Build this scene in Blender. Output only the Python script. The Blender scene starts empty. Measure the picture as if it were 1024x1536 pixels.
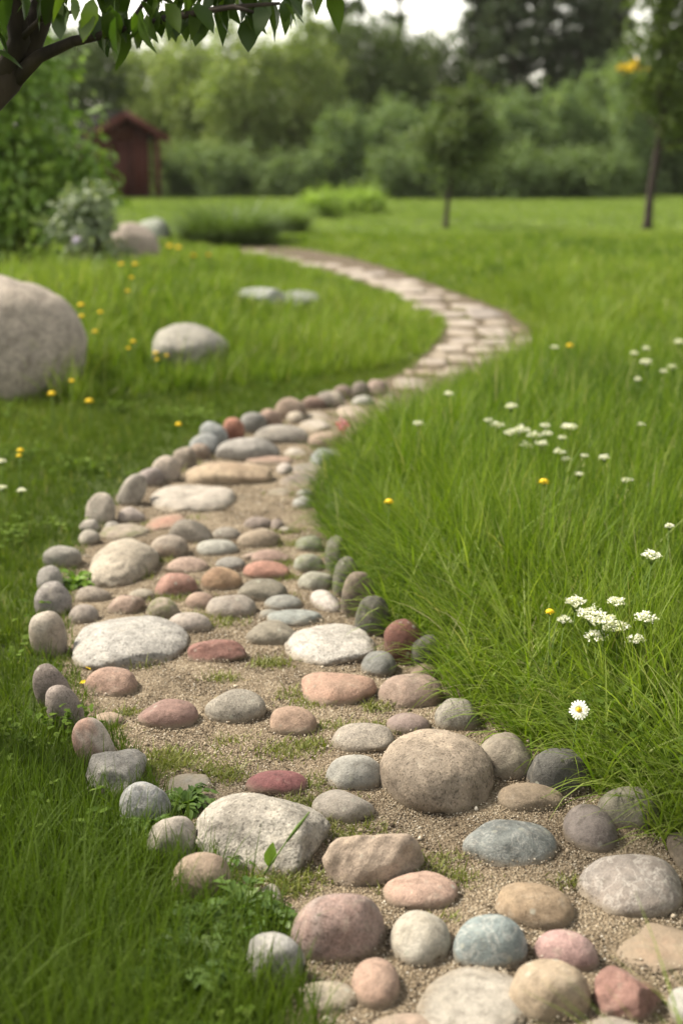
import bpy, math, random
import numpy as np
from mathutils import Vector

# ------------------------------------------------------------------ camera, sky, sun, exposure
S = bpy.context.scene
COL = S.collection
R_ = math.radians
CAM_H, LENS, PITCH = 1.3, 50.0, R_(14.3)
cam_d = bpy.data.cameras.new('camera'); cam = bpy.data.objects.new('camera', cam_d); COL.objects.link(cam)
cam_d.sensor_fit = 'VERTICAL'; cam_d.sensor_height = 36.0; cam_d.sensor_width = 24.0; cam_d.lens = LENS
cam_d.clip_start = 0.05; cam_d.clip_end = 3000.0
cam.location = (0, 0, CAM_H); cam.rotation_euler = (math.pi/2 - PITCH, 0, 0)
cam_d.dof.use_dof = True; cam_d.dof.focus_distance = 3.0; cam_d.dof.aperture_fstop = 2.5
S.camera = cam

SUN_EL, SUN_AZ = R_(50), R_(-72)       # azimuth from +Y towards +X: the light comes from the back left
w = bpy.data.worlds.new('World'); S.world = w; w.use_nodes = True
nt = w.node_tree; nt.nodes.clear()
sky = nt.nodes.new('ShaderNodeTexSky'); sky.sky_type = 'NISHITA'; sky.sun_disc = False
sky.sun_elevation = SUN_EL; sky.sun_rotation = SUN_AZ; sky.dust_density = 0.6; sky.air_density = 1.0
hsv = nt.nodes.new('ShaderNodeHueSaturation'); hsv.inputs['Saturation'].default_value = 0.22
mul = nt.nodes.new('ShaderNodeMix'); mul.data_type = 'RGBA'; mul.blend_type = 'MULTIPLY'
mul.inputs[0].default_value = 1.0; mul.inputs[7].default_value = (1.0, 0.935, 0.81, 1)
bg = nt.nodes.new('ShaderNodeBackground'); bg.inputs['Strength'].default_value = 0.112
wo = nt.nodes.new('ShaderNodeOutputWorld')
nt.links.new(sky.outputs[0], hsv.inputs['Color']); nt.links.new(hsv.outputs[0], mul.inputs[6])
nt.links.new(mul.outputs[2], bg.inputs['Color']); nt.links.new(bg.outputs[0], wo.inputs['Surface'])

sd = bpy.data.lights.new('sun', 'SUN'); sd.energy = 3.2; sd.angle = R_(10); sd.color = (1.0, 0.91, 0.77)
so = bpy.data.objects.new('sun', sd); COL.objects.link(so)
sdir = Vector((math.sin(SUN_AZ)*math.cos(SUN_EL), math.cos(SUN_AZ)*math.cos(SUN_EL), math.sin(SUN_EL)))
so.rotation_euler = sdir.to_track_quat('Z', 'Y').to_euler(); so.location = sdir*30

vs = S.view_settings; vs.view_transform = 'Standard'; vs.look = 'None'; vs.gamma = 1; vs.use_curve_mapping = False
vs.exposure = 1.66
cy = S.cycles
cy.use_denoising = True; cy.max_bounces = 6; cy.diffuse_bounces = 3; cy.transmission_bounces = 4
cy.glossy_bounces = 2; cy.transparent_max_bounces = 4; cy.caustics_reflective = False; cy.caustics_refractive = False
cy.sample_clamp_indirect = 6.0

# ------------------------------------------------------------------ helpers: camera maths, meshes, tags
F = 1536*LENS/36.0
CP, SP = math.cos(PITCH), math.sin(PITCH)
def project(P):
    """world points (N,3) -> pixels of the 1024x1536 frame and depth"""
    x, y, z = P[:, 0], P[:, 1], P[:, 2]-CAM_H
    d = y*CP - z*SP
    u = y*SP + z*CP
    return 512+F*x/d, 768-F*u/d, d
def ray(px, py):
    a, b = (px-512)/F, (768-py)/F
    return np.array([a, CP+b*SP, -SP+b*CP])
def at_flat(px, py, z=0.0):
    r = ray(px, py); t = (z-CAM_H)/r[2]
    return np.array([r[0]*t, r[1]*t, z])
def at_dist(px, d):
    """ground x for a pixel column at distance d"""
    return (px-512)/F*(d*CP+CAM_H*SP)

PATH_L = [(520,1720),(430,1536),(398,1450),(372,1375),(310,1342),(262,1275),(215,1205),(152,1117),(97,1046),(80,956),(84,890),(98,838),
  (140,795),(160,756),(212,716),(260,690),(304,664),(348,645),(405,624),(470,602),(533,584),(600,560),(628,540),(652,515),(665,492),
  (640,467),(600,447),(548,431),(493,410),(433,392),(362,379)]
PATH_R = [(358,367),(404,368),(468,376),(532,388),(590,405),(654,427),(712,448),(768,470),(808,498),(810,522),(790,548),(720,577),
  (640,608),(580,640),(530,690),(488,750),(512,805),(545,875),(595,945),(665,985),(712,1062),(800,1115),(880,1165),(960,1215),
  (1030,1275),(1120,1300),(1330,1400),(1500,1720)]
PATH = np.array([at_flat(*p)[:2] for p in PATH_L+PATH_R])
NL = len(PATH_L)
def inside(P, poly):
    x, y = P[:, 0], P[:, 1]; res = np.zeros(len(P), bool); n = len(poly)
    for i in range(n):
        x1, y1 = poly[i]; x2, y2 = poly[(i+1) % n]
        c = ((y1 > y) != (y2 > y))
        if y2 != y1: res ^= c & (x < (x2-x1)*(y-y1)/(y2-y1)+x1)
    return res
def seg_dist(P, line):
    best = np.full(len(P), 1e9)
    for (x1, y1), (x2, y2) in zip(line[:-1], line[1:]):
        dx, dy = x2-x1, y2-y1; L = dx*dx+dy*dy+1e-12
        t = np.clip(((P[:, 0]-x1)*dx+(P[:, 1]-y1)*dy)/L, 0, 1)
        best = np.minimum(best, np.hypot(P[:, 0]-x1-t*dx, P[:, 1]-y1-t*dy))
    return best
def smooth(a, b, v):
    t = np.clip((v-a)/(b-a), 0, 1); return t*t*(3-2*t)
PL, PR = PATH[:NL], PATH[NL:]
PCLOSED = np.vstack([PATH, PATH[:1]])
rngs = np.random.default_rng(3)
_nk = [(rngs.normal(size=2)*f, rngs.uniform(0, 6.28)) for f in (.35, .5, .8, 1.1, 1.7, 2.3)]
def lump2(x, y):
    s = 0
    for k, ph in _nk: s = s+np.sin(k[0]*x+k[1]*y+ph)
    return s/6
def ground_z(P):
    P = np.atleast_2d(P)[:, :2]
    ins = inside(P, PATH); d = np.where(ins, 0, seg_dist(P, PCLOSED))
    dr = seg_dist(P, PR); dl = seg_dist(P, PL)
    right = dr < dl
    x, y = P[:, 0], P[:, 1]
    z = np.where(right, 0.075*smooth(0.07, 0.5, d)*(1-smooth(9, 20, y)), 0.0)
    z += 0.34*smooth(0.3, 1.6, d)*np.exp(-((x+2.0)/1.7)**2-((y-10.2)/2.3)**2)*(~right)
    z += 0.02*lump2(x, y)*smooth(0.15, 1.0, d)
    z += 0.10*smooth(0.2, 1.2, d)*smooth(8, 12, y)*(1-smooth(18, 26, y))*right
    return np.where(ins, 0.0, z)
def at(px, py):
    p = at_flat(px, py)
    z = 0.0
    for _ in range(22):
        z = .6*z+.4*float(ground_z(p[:2])[0]); p = at_flat(px, py, z)
    return p

def tag(o, label=None, cat=None, group=None, kind=None):
    if label: o['label'] = label
    if cat: o['category'] = cat
    if group: o['group'] = group
    if kind: o['kind'] = kind
    return o
def empty(name, loc, rz=0.0):
    o = bpy.data.objects.new(name, None); COL.objects.link(o); o.location = loc; o.rotation_euler = (0, 0, rz); o.empty_display_size = .05
    return o
def np_mesh(name, V, faces, nper, m, parent=None, tint=None, smooth_=False, loc=None):
    """faces: (K,nper) int array; or a list of arrays with mixed sizes"""
    V = np.asarray(V, np.float32)
    if not isinstance(faces, list): faces = [np.asarray(faces)]
    me = bpy.data.meshes.new(name)
    sizes = np.concatenate([np.full(len(f), f.shape[1]) for f in faces])
    idx = np.concatenate([f.ravel() for f in faces]).astype(np.int32)
    me.vertices.add(len(V)); me.vertices.foreach_set('co', V.ravel())
    me.loops.add(len(idx)); me.loops.foreach_set('vertex_index', idx)
    me.polygons.add(len(sizes))
    st = np.concatenate([[0], np.cumsum(sizes)[:-1]]).astype(np.int32)
    me.polygons.foreach_set('loop_start', st)
    try: me.polygons.foreach_set('loop_total', sizes.astype(np.int32))
    except Exception: pass
    if smooth_: me.polygons.foreach_set('use_smooth', np.ones(len(sizes), bool))
    if tint is not None:
        a = me.attributes.new('tint', 'FLOAT', 'POINT'); a.data.foreach_set('value', np.asarray(tint, np.float32))
    me.update(calc_edges=True)
    me.materials.append(m)
    o = bpy.data.objects.new(name, me); COL.objects.link(o)
    if loc is not None: o.location = loc
    if parent is not None: o.parent = parent
    return o

# mesh builder collecting pieces (verts, faces, tint)
class MB:
    def __init__(s): s.V = []; s.F = []; s.T = []; s.n = 0
    def add(s, V, faces, tint=0.5):
        V = np.asarray(V, float); s.V.append(V)
        for f in (faces if isinstance(faces, list) else [faces]): s.F.append(np.asarray(f)+s.n)
        s.T.append(np.full(len(V), tint) if np.isscalar(tint) else np.asarray(tint)); s.n += len(V)
        return s
    def box(s, c, size, rz=0.0, tint=.5):
        x, y, z = np.array(size)/2
        V = np.array([(i*x, j*y, k*z) for i in (-1, 1) for j in (-1, 1) for k in (-1, 1)])
        ca, sa = math.cos(rz), math.sin(rz)
        V = np.stack([V[:, 0]*ca-V[:, 1]*sa, V[:, 0]*sa+V[:, 1]*ca, V[:, 2]], 1)+np.array(c)
        return s.add(V, np.array([(0,1,3,2),(4,6,7,5),(0,4,5,1),(2,3,7,6),(0,2,6,4),(1,5,7,3)]), tint)
    def tube(s, pts, rad, n=8, tint=.5):
        pts = np.asarray(pts, float); k = len(pts); rad = np.broadcast_to(np.asarray(rad, float), (k,))
        V = []
        for i in range(k):
            t = pts[min(i+1, k-1)]-pts[max(i-1, 0)]; t = t/(np.linalg.norm(t)+1e-9)
            a = np.cross(t, (0.31, 0.95, 0.05)); a /= np.linalg.norm(a)+1e-9; b = np.cross(t, a)
            for j in range(n):
                q = 2*math.pi*j/n; V.append(pts[i]+rad[i]*(math.cos(q)*a+math.sin(q)*b))
        fs = [(i*n+j, i*n+(j+1) % n, (i+1)*n+(j+1) % n, (i+1)*n+j) for i in range(k-1) for j in range(n)]
        V.append(pts[0]); V.append(pts[-1])
        caps = [(k*n, (j+1) % n, j) for j in range(n)]+[(k*n+1, (k-1)*n+j, (k-1)*n+(j+1) % n) for j in range(n)]
        return s.add(V, [np.array(fs), np.array(caps)], tint)
    def build(s, name, m, parent=None, smooth_=False, loc=None):
        by = {}
        for f in s.F: by.setdefault(f.shape[1], []).append(f)
        fl = [np.concatenate(v) for v in by.values()]
        return np_mesh(name, np.concatenate(s.V), fl, 0, m, parent, np.concatenate(s.T), smooth_, loc)

# ------------------------------------------------------------------ materials
def lin(h):
    if not isinstance(h, str): return tuple(h)
    c = [int(h[i:i+2], 16)/255 for i in (0, 2, 4)]
    return tuple(((v+.055)/1.055)**2.4 if v > .04045 else v/12.92 for v in c)
def new_mat(name):
    m = bpy.data.materials.new(name); m.use_nodes = True
    t = m.node_tree; b = t.nodes['Principled BSDF']; b.inputs['Roughness'].default_value = .85
    b.inputs['Specular IOR Level'].default_value = .3
    return m, t, b
def N(t, typ, **kw):
    n = t.nodes.new(typ)
    for k, v in kw.items():
        if k in n.inputs.keys(): n.inputs[k].default_value = v
        else: setattr(n, k, v)
    return n
def ramp(t, src, stops, interp='LINEAR'):
    r = t.nodes.new('ShaderNodeValToRGB'); r.color_ramp.interpolation = interp
    e = r.color_ramp.elements
    while len(e) < len(stops): e.new(.5)
    for el, (p, c) in zip(e, stops):
        el.position = p; el.color = (*c, 1) if len(c) == 3 else c
    t.links.new(src, r.inputs[0]); return r.outputs[0]
def mixc(t, fac, a, b, blend='MIX'):
    n = t.nodes.new('ShaderNodeMix'); n.data_type = 'RGBA'; n.blend_type = blend
    for v, i in ((fac, 0), (a, 6), (b, 7)):
        if hasattr(v, 'links') or isinstance(v, bpy.types.NodeSocket): t.links.new(v, n.inputs[i])
        elif i == 0: n.inputs[0].default_value = v
        else: n.inputs[i].default_value = (*v[:3], 1)
    return n.outputs[2]
def bump(t, b, h, strength, dist):
    n = t.nodes.new('ShaderNodeBump'); n.inputs['Strength'].default_value = strength; n.inputs['Distance'].default_value = dist
    t.links.new(h, n.inputs['Height']); t.links.new(n.outputs[0], b.inputs['Normal'])
def sc(c, k): return tuple(v*k for v in c[:3])

def leaf_mat(name, stops, transl=.35, rough=.5, spec=.3):
    """foliage: each blade or leaf carries its own tint"""
    m, t, b = new_mat(name)
    a = N(t, 'ShaderNodeAttribute', attribute_name='tint')
    c = ramp(t, a.outputs['Fac'], stops)
    t.links.new(c, b.inputs['Base Color']); b.inputs['Roughness'].default_value = rough; b.inputs['Specular IOR Level'].default_value = spec
    tr = N(t, 'ShaderNodeBsdfTranslucent')
    tc = mixc(t, 1.0, c, (1.12, 1.22, .42), 'MULTIPLY'); t.links.new(tc, tr.inputs['Color'])
    mx = N(t, 'ShaderNodeMixShader'); mx.inputs[0].default_value = transl
    t.links.new(b.outputs[0], mx.inputs[1]); t.links.new(tr.outputs[0], mx.inputs[2])
    t.links.new(mx.outputs[0], t.nodes['Material Output'].inputs['Surface'])
    return m
def plain_mat(name, c1, c2=None, scale=8.0, rough=.8, bumps=0.0, stretch=None, spec=.3):
    m, t, b = new_mat(name); c1 = lin(c1); c2 = lin(c2) if c2 else sc(c1, .7)
    tc = N(t, 'ShaderNodeTexCoord'); src = tc.outputs['Object']
    if stretch:
        mp = N(t, 'ShaderNodeMapping'); mp.inputs['Scale'].default_value = stretch; t.links.new(src, mp.inputs[0]); src = mp.outputs[0]
    no = N(t, 'ShaderNodeTexNoise', Scale=scale, Detail=6.0); t.links.new(src, no.inputs['Vector'])
    c = ramp(t, no.outputs['Fac'], [(.35, c1), (.68, c2)]); t.links.new(c, b.inputs['Base Color'])
    b.inputs['Roughness'].default_value = rough; b.inputs['Specular IOR Level'].default_value = spec
    if bumps: bump(t, b, no.outputs['Fac'], .6, bumps)
    return m

LIGHT = 0.66     # seen sRGB -> base colour factor
_sr = random.Random(11)
def stone_mat(name, h1, h2, style, ks=1.0):
    m, t, b = new_mat(name)
    def desat(c):
        g = .3*c[0]+.55*c[1]+.15*c[2]; return tuple((g+(v-g)*.74)*LIGHT*1.12/(1+.75*g) for v in c)
    c1, c2 = desat(lin(h1)), desat(lin(h2)); kk = _sr.choice((.80, 1.12)); c2 = sc(c2, kk)
    tc = N(t, 'ShaderNodeTexCoord'); mp = N(t, 'ShaderNodeMapping')
    mp.inputs['Location'].default_value = [_sr.uniform(-20, 20) for _ in range(3)]
    mp.inputs['Rotation'].default_value = [_sr.uniform(0, 6) for _ in range(3)]
    t.links.new(tc.outputs['Object'], mp.inputs[0]); src = mp.outputs[0]
    def noise(scale, detail=5.0, rough=.55, dist=0.0):
        n = N(t, 'ShaderNodeTexNoise', Scale=scale*ks, Detail=detail, Roughness=rough, Distortion=dist); t.links.new(src, n.inputs['Vector']); return n.outputs['Fac']
    big = noise(9, 5, .6, .8)
    if style == 'half':   col = mixc(t, ramp(t, noise(7, 3, .5, .4), [(.44, (0,)*3), (.56, (1,)*3)]), c1, c2)
    else:                 col = mixc(t, ramp(t, big, [(.36, (0,)*3), (.66, (1,)*3)]), c1, c2)
    # medium mottling, lighter and darker
    mid = noise(38, 6, .65)
    col = mixc(t, .75, col, ramp(t, mid, [(.30, (.50, .48, .46)), (.5, (1, 1, 1)), (.70, (1.30, 1.28, 1.25))]), 'MULTIPLY')
    fine = noise(260, 3, .7)
    if style in ('granite', 'rough'):
        vo = N(t, 'ShaderNodeTexVoronoi', Scale=330.0*ks, Randomness=1.0); t.links.new(src, vo.inputs['Vector'])
        col = mixc(t, .85, col, ramp(t, vo.outputs['Color'], [(.12, (.42, .41, .40)), (.3, (.95, .94, .93)), (.7, (1.0, 1, 1)), (.95, (1.3, 1.28, 1.25))]), 'MULTIPLY')
    if style in ('vein', 'marble'):
        n2 = noise(24 if style == 'marble' else 14, 6, .6, 1.5)
        col = mixc(t, ramp(t, n2, [(.47, (0,)*3), (.5, (.38,)*3), (.53, (0,)*3)]), col, sc(lin('E4DFD6'), LIGHT))
    if style == 'marble':
        col = mixc(t, ramp(t, noise(18, 4, .6, .5), [(.5, (0,)*3), (.62, (.6,)*3)]), col, sc(c1, .45))
    # fine grain, pores and pale dust
    col = mixc(t, .6, col, ramp(t, fine, [(.3, (.50, .49, .48)), (.52, (1, 1, 1)), (.72, (1.35, 1.33, 1.3))]), 'MULTIPLY')
    pores = noise(95, 3, .5)
    col = mixc(t, ramp(t, pores, [(.67, (0,)*3), (.74, (.55,)*3)]), col, sc(c1, .42))
    col = mixc(t, ramp(t, noise(16, 6, .7, .3), [(.58, (0,)*3), (.78, (.45,)*3)]), col, sc(lin('D8CDBA'), LIGHT))
    if style == 'moss':
        col = mixc(t, ramp(t, noise(20, 6, .7, .3), [(.48, (0,)*3), (.62, (.65,)*3)]), col, (.085, .10, .03))
    # chips and stains, a few lichen discs, sandy dirt caught low on the stone
    st_ = noise(30, 8, .75, 1.2); col = mixc(t, ramp(t, st_, [(.58, (0,)*3), (.67, (.62,)*3)]), col, sc(c2, .5))
    vl = N(t, 'ShaderNodeTexVoronoi', Scale=34.0, Randomness=1.0); t.links.new(src, vl.inputs['Vector'])
    lm_ = N(t, 'ShaderNodeMath', operation='MULTIPLY'); t.links.new(ramp(t, vl.outputs['Distance'], [(.13, (1,)*3), (.22, (0,)*3)]), lm_.inputs[0])
    t.links.new(ramp(t, noise(5, 2), [(.50, (0,)*3), (.58, (.68,)*3)]), lm_.inputs[1]); col = mixc(t, lm_.outputs[0], col, (.30, .30, .25))
    ge = N(t, 'ShaderNodeNewGeometry'); sx_ = N(t, 'ShaderNodeSeparateXYZ'); t.links.new(ge.outputs['Position'], sx_.inputs[0])
    dz = N(t, 'ShaderNodeMath', operation='MULTIPLY_ADD'); dz.inputs[1].default_value = -.024; t.links.new(noise(26, 5, .7), dz.inputs[0]); t.links.new(sx_.outputs['Z'], dz.inputs[2])
    col = mixc(t, ramp(t, dz.outputs[0], [(.0, (.7,)*3), (.010, (0,)*3)]), col, (.20, .165, .12))
    t.links.new(col, b.inputs['Base Color'])
    b.inputs['Roughness'].default_value = .82; b.inputs['Specular IOR Level'].default_value = .28
    ad = N(t, 'ShaderNodeMath', operation='ADD'); sm = N(t, 'ShaderNodeMath', operation='MULTIPLY'); sm.inputs[1].default_value = .35
    t.links.new(fine, sm.inputs[0]); t.links.new(mid, ad.inputs[0]); t.links.new(sm.outputs[0], ad.inputs[1])
    k = {'rough': .009, 'granite': .006}.get(style, .0055)
    bump(t, b, ad.outputs[0], .9, k)
    return m

GR = lambda *c: c
M_SHORT = leaf_mat('lawn_blades', [(0, (.038, .066, .008)), (.4, (.074, .118, .014)), (.8, (.135, .180, .028)), (.93, (.18, .22, .05)), (1, (.30, .26, .12))], .35, .6, .12)
M_TALL = leaf_mat('tall_blades', [(0, (.026, .058, .006)), (.35, (.086, .148, .012)), (.75, (.175, .242, .030)), (.94, (.23, .28, .075)), (1, (.40, .36, .22))], .40, .55, .18)
M_FAR = leaf_mat('meadow_blades', [(0, (0.084, 0.137, 0.027)), (.5, (0.165, 0.239, 0.055)), (1, (0.256, 0.326, 0.094))], .35, .65, .1)
M_BARK = plain_mat('dark_bark', (.045, .034, .026), (.016, .012, .010), 22, .9, .01, (1, 1, .25))
M_STEM = plain_mat('green_stem', (.07, .12, .025), (.10, .15, .03), 20)

# ------------------------------------------------------------------ ground, path bed
gm, t, b = new_mat('soil')
tc = N(t, 'ShaderNodeTexCoord'); n1 = N(t, 'ShaderNodeTexNoise', Scale=1.3, Detail=8.0); n2 = N(t, 'ShaderNodeTexNoise', Scale=40.0, Detail=6.0)
t.links.new(tc.outputs['Object'], n1.inputs['Vector']); t.links.new(tc.outputs['Object'], n2.inputs['Vector'])
c = ramp(t, n1.outputs['Fac'], [(.3, (.040, .060, .012)), (.7, (.075, .105, .020))])
c = mixc(t, .6, c, ramp(t, n2.outputs['Fac'], [(.3, (.55, .5, .45)), (.7, (1.3, 1.25, 1.1))]), 'MULTIPLY')
t.links.new(c, b.inputs['Base Color']); bump(t, b, n2.outputs['Fac'], .8, .02)

def axis(lo, a, bb, hi, step):
    core = np.arange(a, bb+1e-6, step)
    def grow(n0, lim, sgn):
        out, s, p = [], step, n0
        while (lim-p)*sgn > 0:
            s *= 1.25; p = p+sgn*s; out.append(p)
        return out
    return np.array(grow(core[0], lo, -1)[::-1]+list(core)+grow(core[-1], hi, 1))
gx, gy = axis(-420, -5, 5, 420, .09), axis(-40, 1, 15, 900, .09)
GX, GY = np.meshgrid(gx, gy); GP = np.stack([GX.ravel(), GY.ravel()], 1)
GZ = ground_z(GP)
nx = len(gx); ii = np.arange(len(gy)-1)[:, None]*nx+np.arange(nx-1)[None, :]
gf = np.stack([ii, ii+1, ii+1+nx, ii+nx], -1).reshape(-1, 4)
ground = np_mesh('ground', np.column_stack([GP, GZ]), gf, 4, gm, smooth_=True)
tag(ground, 'green lawn and meadow ground', 'ground', kind='structure')

pm, t, b = new_mat('coarse_sand')
tc = N(t, 'ShaderNodeTexCoord'); src = tc.outputs['Object']
vo = N(t, 'ShaderNodeTexVoronoi', Scale=210.0); n1 = N(t, 'ShaderNodeTexNoise', Scale=5.0, Detail=7.0, Roughness=.6); n2 = N(t, 'ShaderNodeTexNoise', Scale=120.0, Detail=4.0)
for n in (vo, n1, n2): t.links.new(src, n.inputs['Vector'])
c = ramp(t, vo.outputs['Color'], [(.05, (.07, .052, .034)), (.3, (.15, .118, .079)), (.6, (.215, .172, .120)), (.85, (.30, .255, .19)), (1, (.44, .40, .33))])
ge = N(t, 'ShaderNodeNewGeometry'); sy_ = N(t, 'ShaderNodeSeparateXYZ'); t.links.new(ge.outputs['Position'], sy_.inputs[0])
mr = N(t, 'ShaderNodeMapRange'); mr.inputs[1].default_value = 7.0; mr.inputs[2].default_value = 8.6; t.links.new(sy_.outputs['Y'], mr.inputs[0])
c = mixc(t, mr.outputs[0], c, (.12, .095, .065))      # bed browned between the far slabs, their edge shadow put into the colour
c = mixc(t, .8, c, ramp(t, n1.outputs['Fac'], [(.32, (.48, .43, .36)), (.5, (.90, .87, .82)), (.72, (1.12, 1.1, 1.06))]), 'MULTIPLY')
t.links.new(c, b.inputs['Base Color']); b.inputs['Roughness'].default_value = .95
ad = N(t, 'ShaderNodeMath', operation='ADD'); t.links.new(vo.outputs['Distance'], ad.inputs[0]); t.links.new(n2.outputs['Fac'], ad.inputs[1])
bump(t, b, ad.outputs[0], 1.0, .006)
st = .03
px0, py0 = PATH.min(0)-.05; px1, py1 = PATH.max(0)+.05
bx, by = np.arange(px0, min(px1, 3.5), st), np.arange(py0, py1, st)
BX, BY = np.meshgrid(bx, by); BP = np.stack([BX.ravel(), BY.ravel()], 1)
rb = np.random.default_rng(5)
bz = .005+.003*np.sin(BP[:, 0]*23+np.sin(BP[:, 1]*17))*np.sin(BP[:, 1]*19+1)+rb.uniform(0, .003, len(BP))
m = len(bx); ii = (np.arange(len(by)-1)[:, None]*m+np.arange(m-1)[None, :]).ravel()
cc = BP[ii]+st/2
ii = ii[inside(cc, PATH)]
bf = np.stack([ii, ii+1, ii+1+m, ii+m], -1)
us, inv = np.unique(bf, return_inverse=True)
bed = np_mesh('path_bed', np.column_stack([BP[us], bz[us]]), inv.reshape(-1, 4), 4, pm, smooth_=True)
tag(bed, 'coarse pale sand bed of the winding stone path', 'path', kind='structure')

# ------------------------------------------------------------------ stones
def ico(n):
    import bmesh
    bm = bmesh.new(); bmesh.ops.create_icosphere(bm, subdivisions=n, radius=1.0)
    V = np.array([v.co[:] for v in bm.verts]); Fc = np.array([[v.index for v in f.verts] for f in bm.faces]); bm.free()
    return V, Fc
ICO = {k: ico(k) for k in (1, 2, 3, 4, 5, 6)}
def sines(V, rng, f, amp, n=9):
    s = np.zeros(len(V))
    for _ in range(n):
        k = rng.normal(size=3); k *= f*rng.uniform(.6, 1.5)/np.linalg.norm(k); s += np.sin(V@k+rng.uniform(0, 6.28))
    return amp*s/math.sqrt(n)
def stone_shape(shape, seed, sub):
    rng = np.random.default_rng(seed); V, Fc = ICO[sub]
    p = {'bould': 2.2, 'pave': 4.0, 'egg': 2.1, 'cob': 2.35, 'up': 2.3, 'slab': 2.2, 'rough': 2.5, 'rock': 2.3}[shape]
    r = (np.abs(V)**p).sum(1)**(-1/p); P = V*r[:, None]
    if shape == 'slab': P[:, 2] = np.sign(P[:, 2])*np.abs(P[:, 2])**.95
    ncut = {'bould': 8, 'pave': 5, 'egg': 3, 'cob': 7, 'up': 6, 'slab': 9, 'rough': 16, 'rock': 10}[shape]
    for _ in range(ncut):
        n = rng.normal(size=3); n[2] *= .55 if shape in ('slab',) else .9; n /= np.linalg.norm(n)
        d = rng.uniform(.72, .98) if shape in ('rough', 'slab') else rng.uniform(.80, 1.0)
        sft = .035 if shape in ('rough', 'slab') else .07
        e = sft*np.logaddexp(0, (P@n-d)/sft); P = P-n[None]*(e*.9)[:, None]
    low = {'bould': .045, 'pave': .03, 'egg': .035, 'cob': .05, 'up': .05, 'slab': .06, 'rough': .075, 'rock': .06}[shape]
    P = P*(1+sines(V, rng, 2.2, low)+sines(V, rng, 5, low*.35))[:, None]
    hi = {'bould': .011, 'pave': .01, 'egg': .004, 'cob': .006, 'up': .007, 'slab': .012, 'rough': .018, 'rock': .013}[shape]
    P = P*(1+sines(V, rng, 14, hi, 14)+sines(V, rng, 30, hi*.6, 16))[:, None]
    return P, Fc
STONES_XY = []          # footprint ellipses: x, y, r
def stone(name, shape, box, h1, h2, style, label, cat, group=None, asp=.85, yaw=0, roll=0, sub=None, z_off=0.0):
    x0, y0, x1, y1 = box; W, H = x1-x0, y1-y0; cx, cyy = (x0+x1)/2, (y0+y1)/2
    seed = int(x0*31+y0*17) % 99991
    if sub is None: sub = 5 if W > 70 else (4 if W > 24 else 3)
    U, Fc = stone_shape(shape, seed, sub)
    emb = {'bould': .3, 'pave': .05, 'egg': .22, 'cob': .18, 'up': .5, 'slab': .05, 'rough': .22, 'rock': .22}[shape]
    lo, hi = {'bould': (.4, 1.3), 'pave': (.10, .2), 'egg': (.3, .95), 'cob': (.3, 1.0), 'up': (.5, 2.6), 'slab': (.17, .30), 'rough': (.25, .9), 'rock': (.35, .68)}[shape]
    yw, rl = R_(yaw), R_(roll)
    Rz = np.array([[math.cos(yw), -math.sin(yw), 0], [math.sin(yw), math.cos(yw), 0], [0, 0, 1]])
    Ry = np.array([[math.cos(rl), 0, math.sin(rl)], [0, 1, 0], [-math.sin(rl), 0, math.cos(rl)]])
    Rm = Ry@Rz
    g0 = at(cx, y1); ppm = F/project(g0[None])[2][0]
    th = math.atan2(CAM_H-g0[2], g0[1])
    sx = W/2/ppm; sy = sx*asp; sz = max(lo*sx, H/2/ppm*.8)
    loc = at(cx, cyy+H*.2); gz = g0[2]+z_off
    for it in range(40):
        P = (U*(sx, sy, sz))@Rm.T
        ez = P[:, 2].max()
        loc[2] = gz+emb*ez
        Q = P+loc; vis = Q[:, 2] > gz
        u, v, _ = project(Q[vis])
        wb, hb = np.ptp(u), np.ptp(v); ub, vb = (u.max()+u.min())/2, v.max()
        sx *= (W/wb)**.7; 
        k = (H/hb)**.6; sz *= k
        if sz < lo*sx: sz = lo*sx; sy *= k
        elif sz > hi*sx: sz = hi*sx; sy *= k
        else: sy = .5*sy+.5*sx*asp
        sy = min(max(sy, .3*sx), 2.2*sx)
        loc[0] += (cx-ub)/ppm*.8
        loc[1] -= (y1-vb)/ppm/math.sin(th)*.6
        g_new = float(ground_z(loc[:2])[0]); gz = g_new+z_off
    P = (U*(sx, sy, sz))@Rm.T
    m = stone_mat('stone_'+h1, h1, h2, style, min(1.25, max(.3, .10/sx)))
    o = np_mesh(name, P, Fc, 3, m, smooth_=True, loc=tuple(loc))
    tag(o, label, cat, group)
    STONES_XY.append((loc[0], loc[1], np.ptp(P[:, 0])/2, np.ptp(P[:, 1])/2))
    return o

GC, GE, GS = 'cobbles set in the gravel path', 'stones edging the path', 'flat slabs paving the far path'
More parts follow.
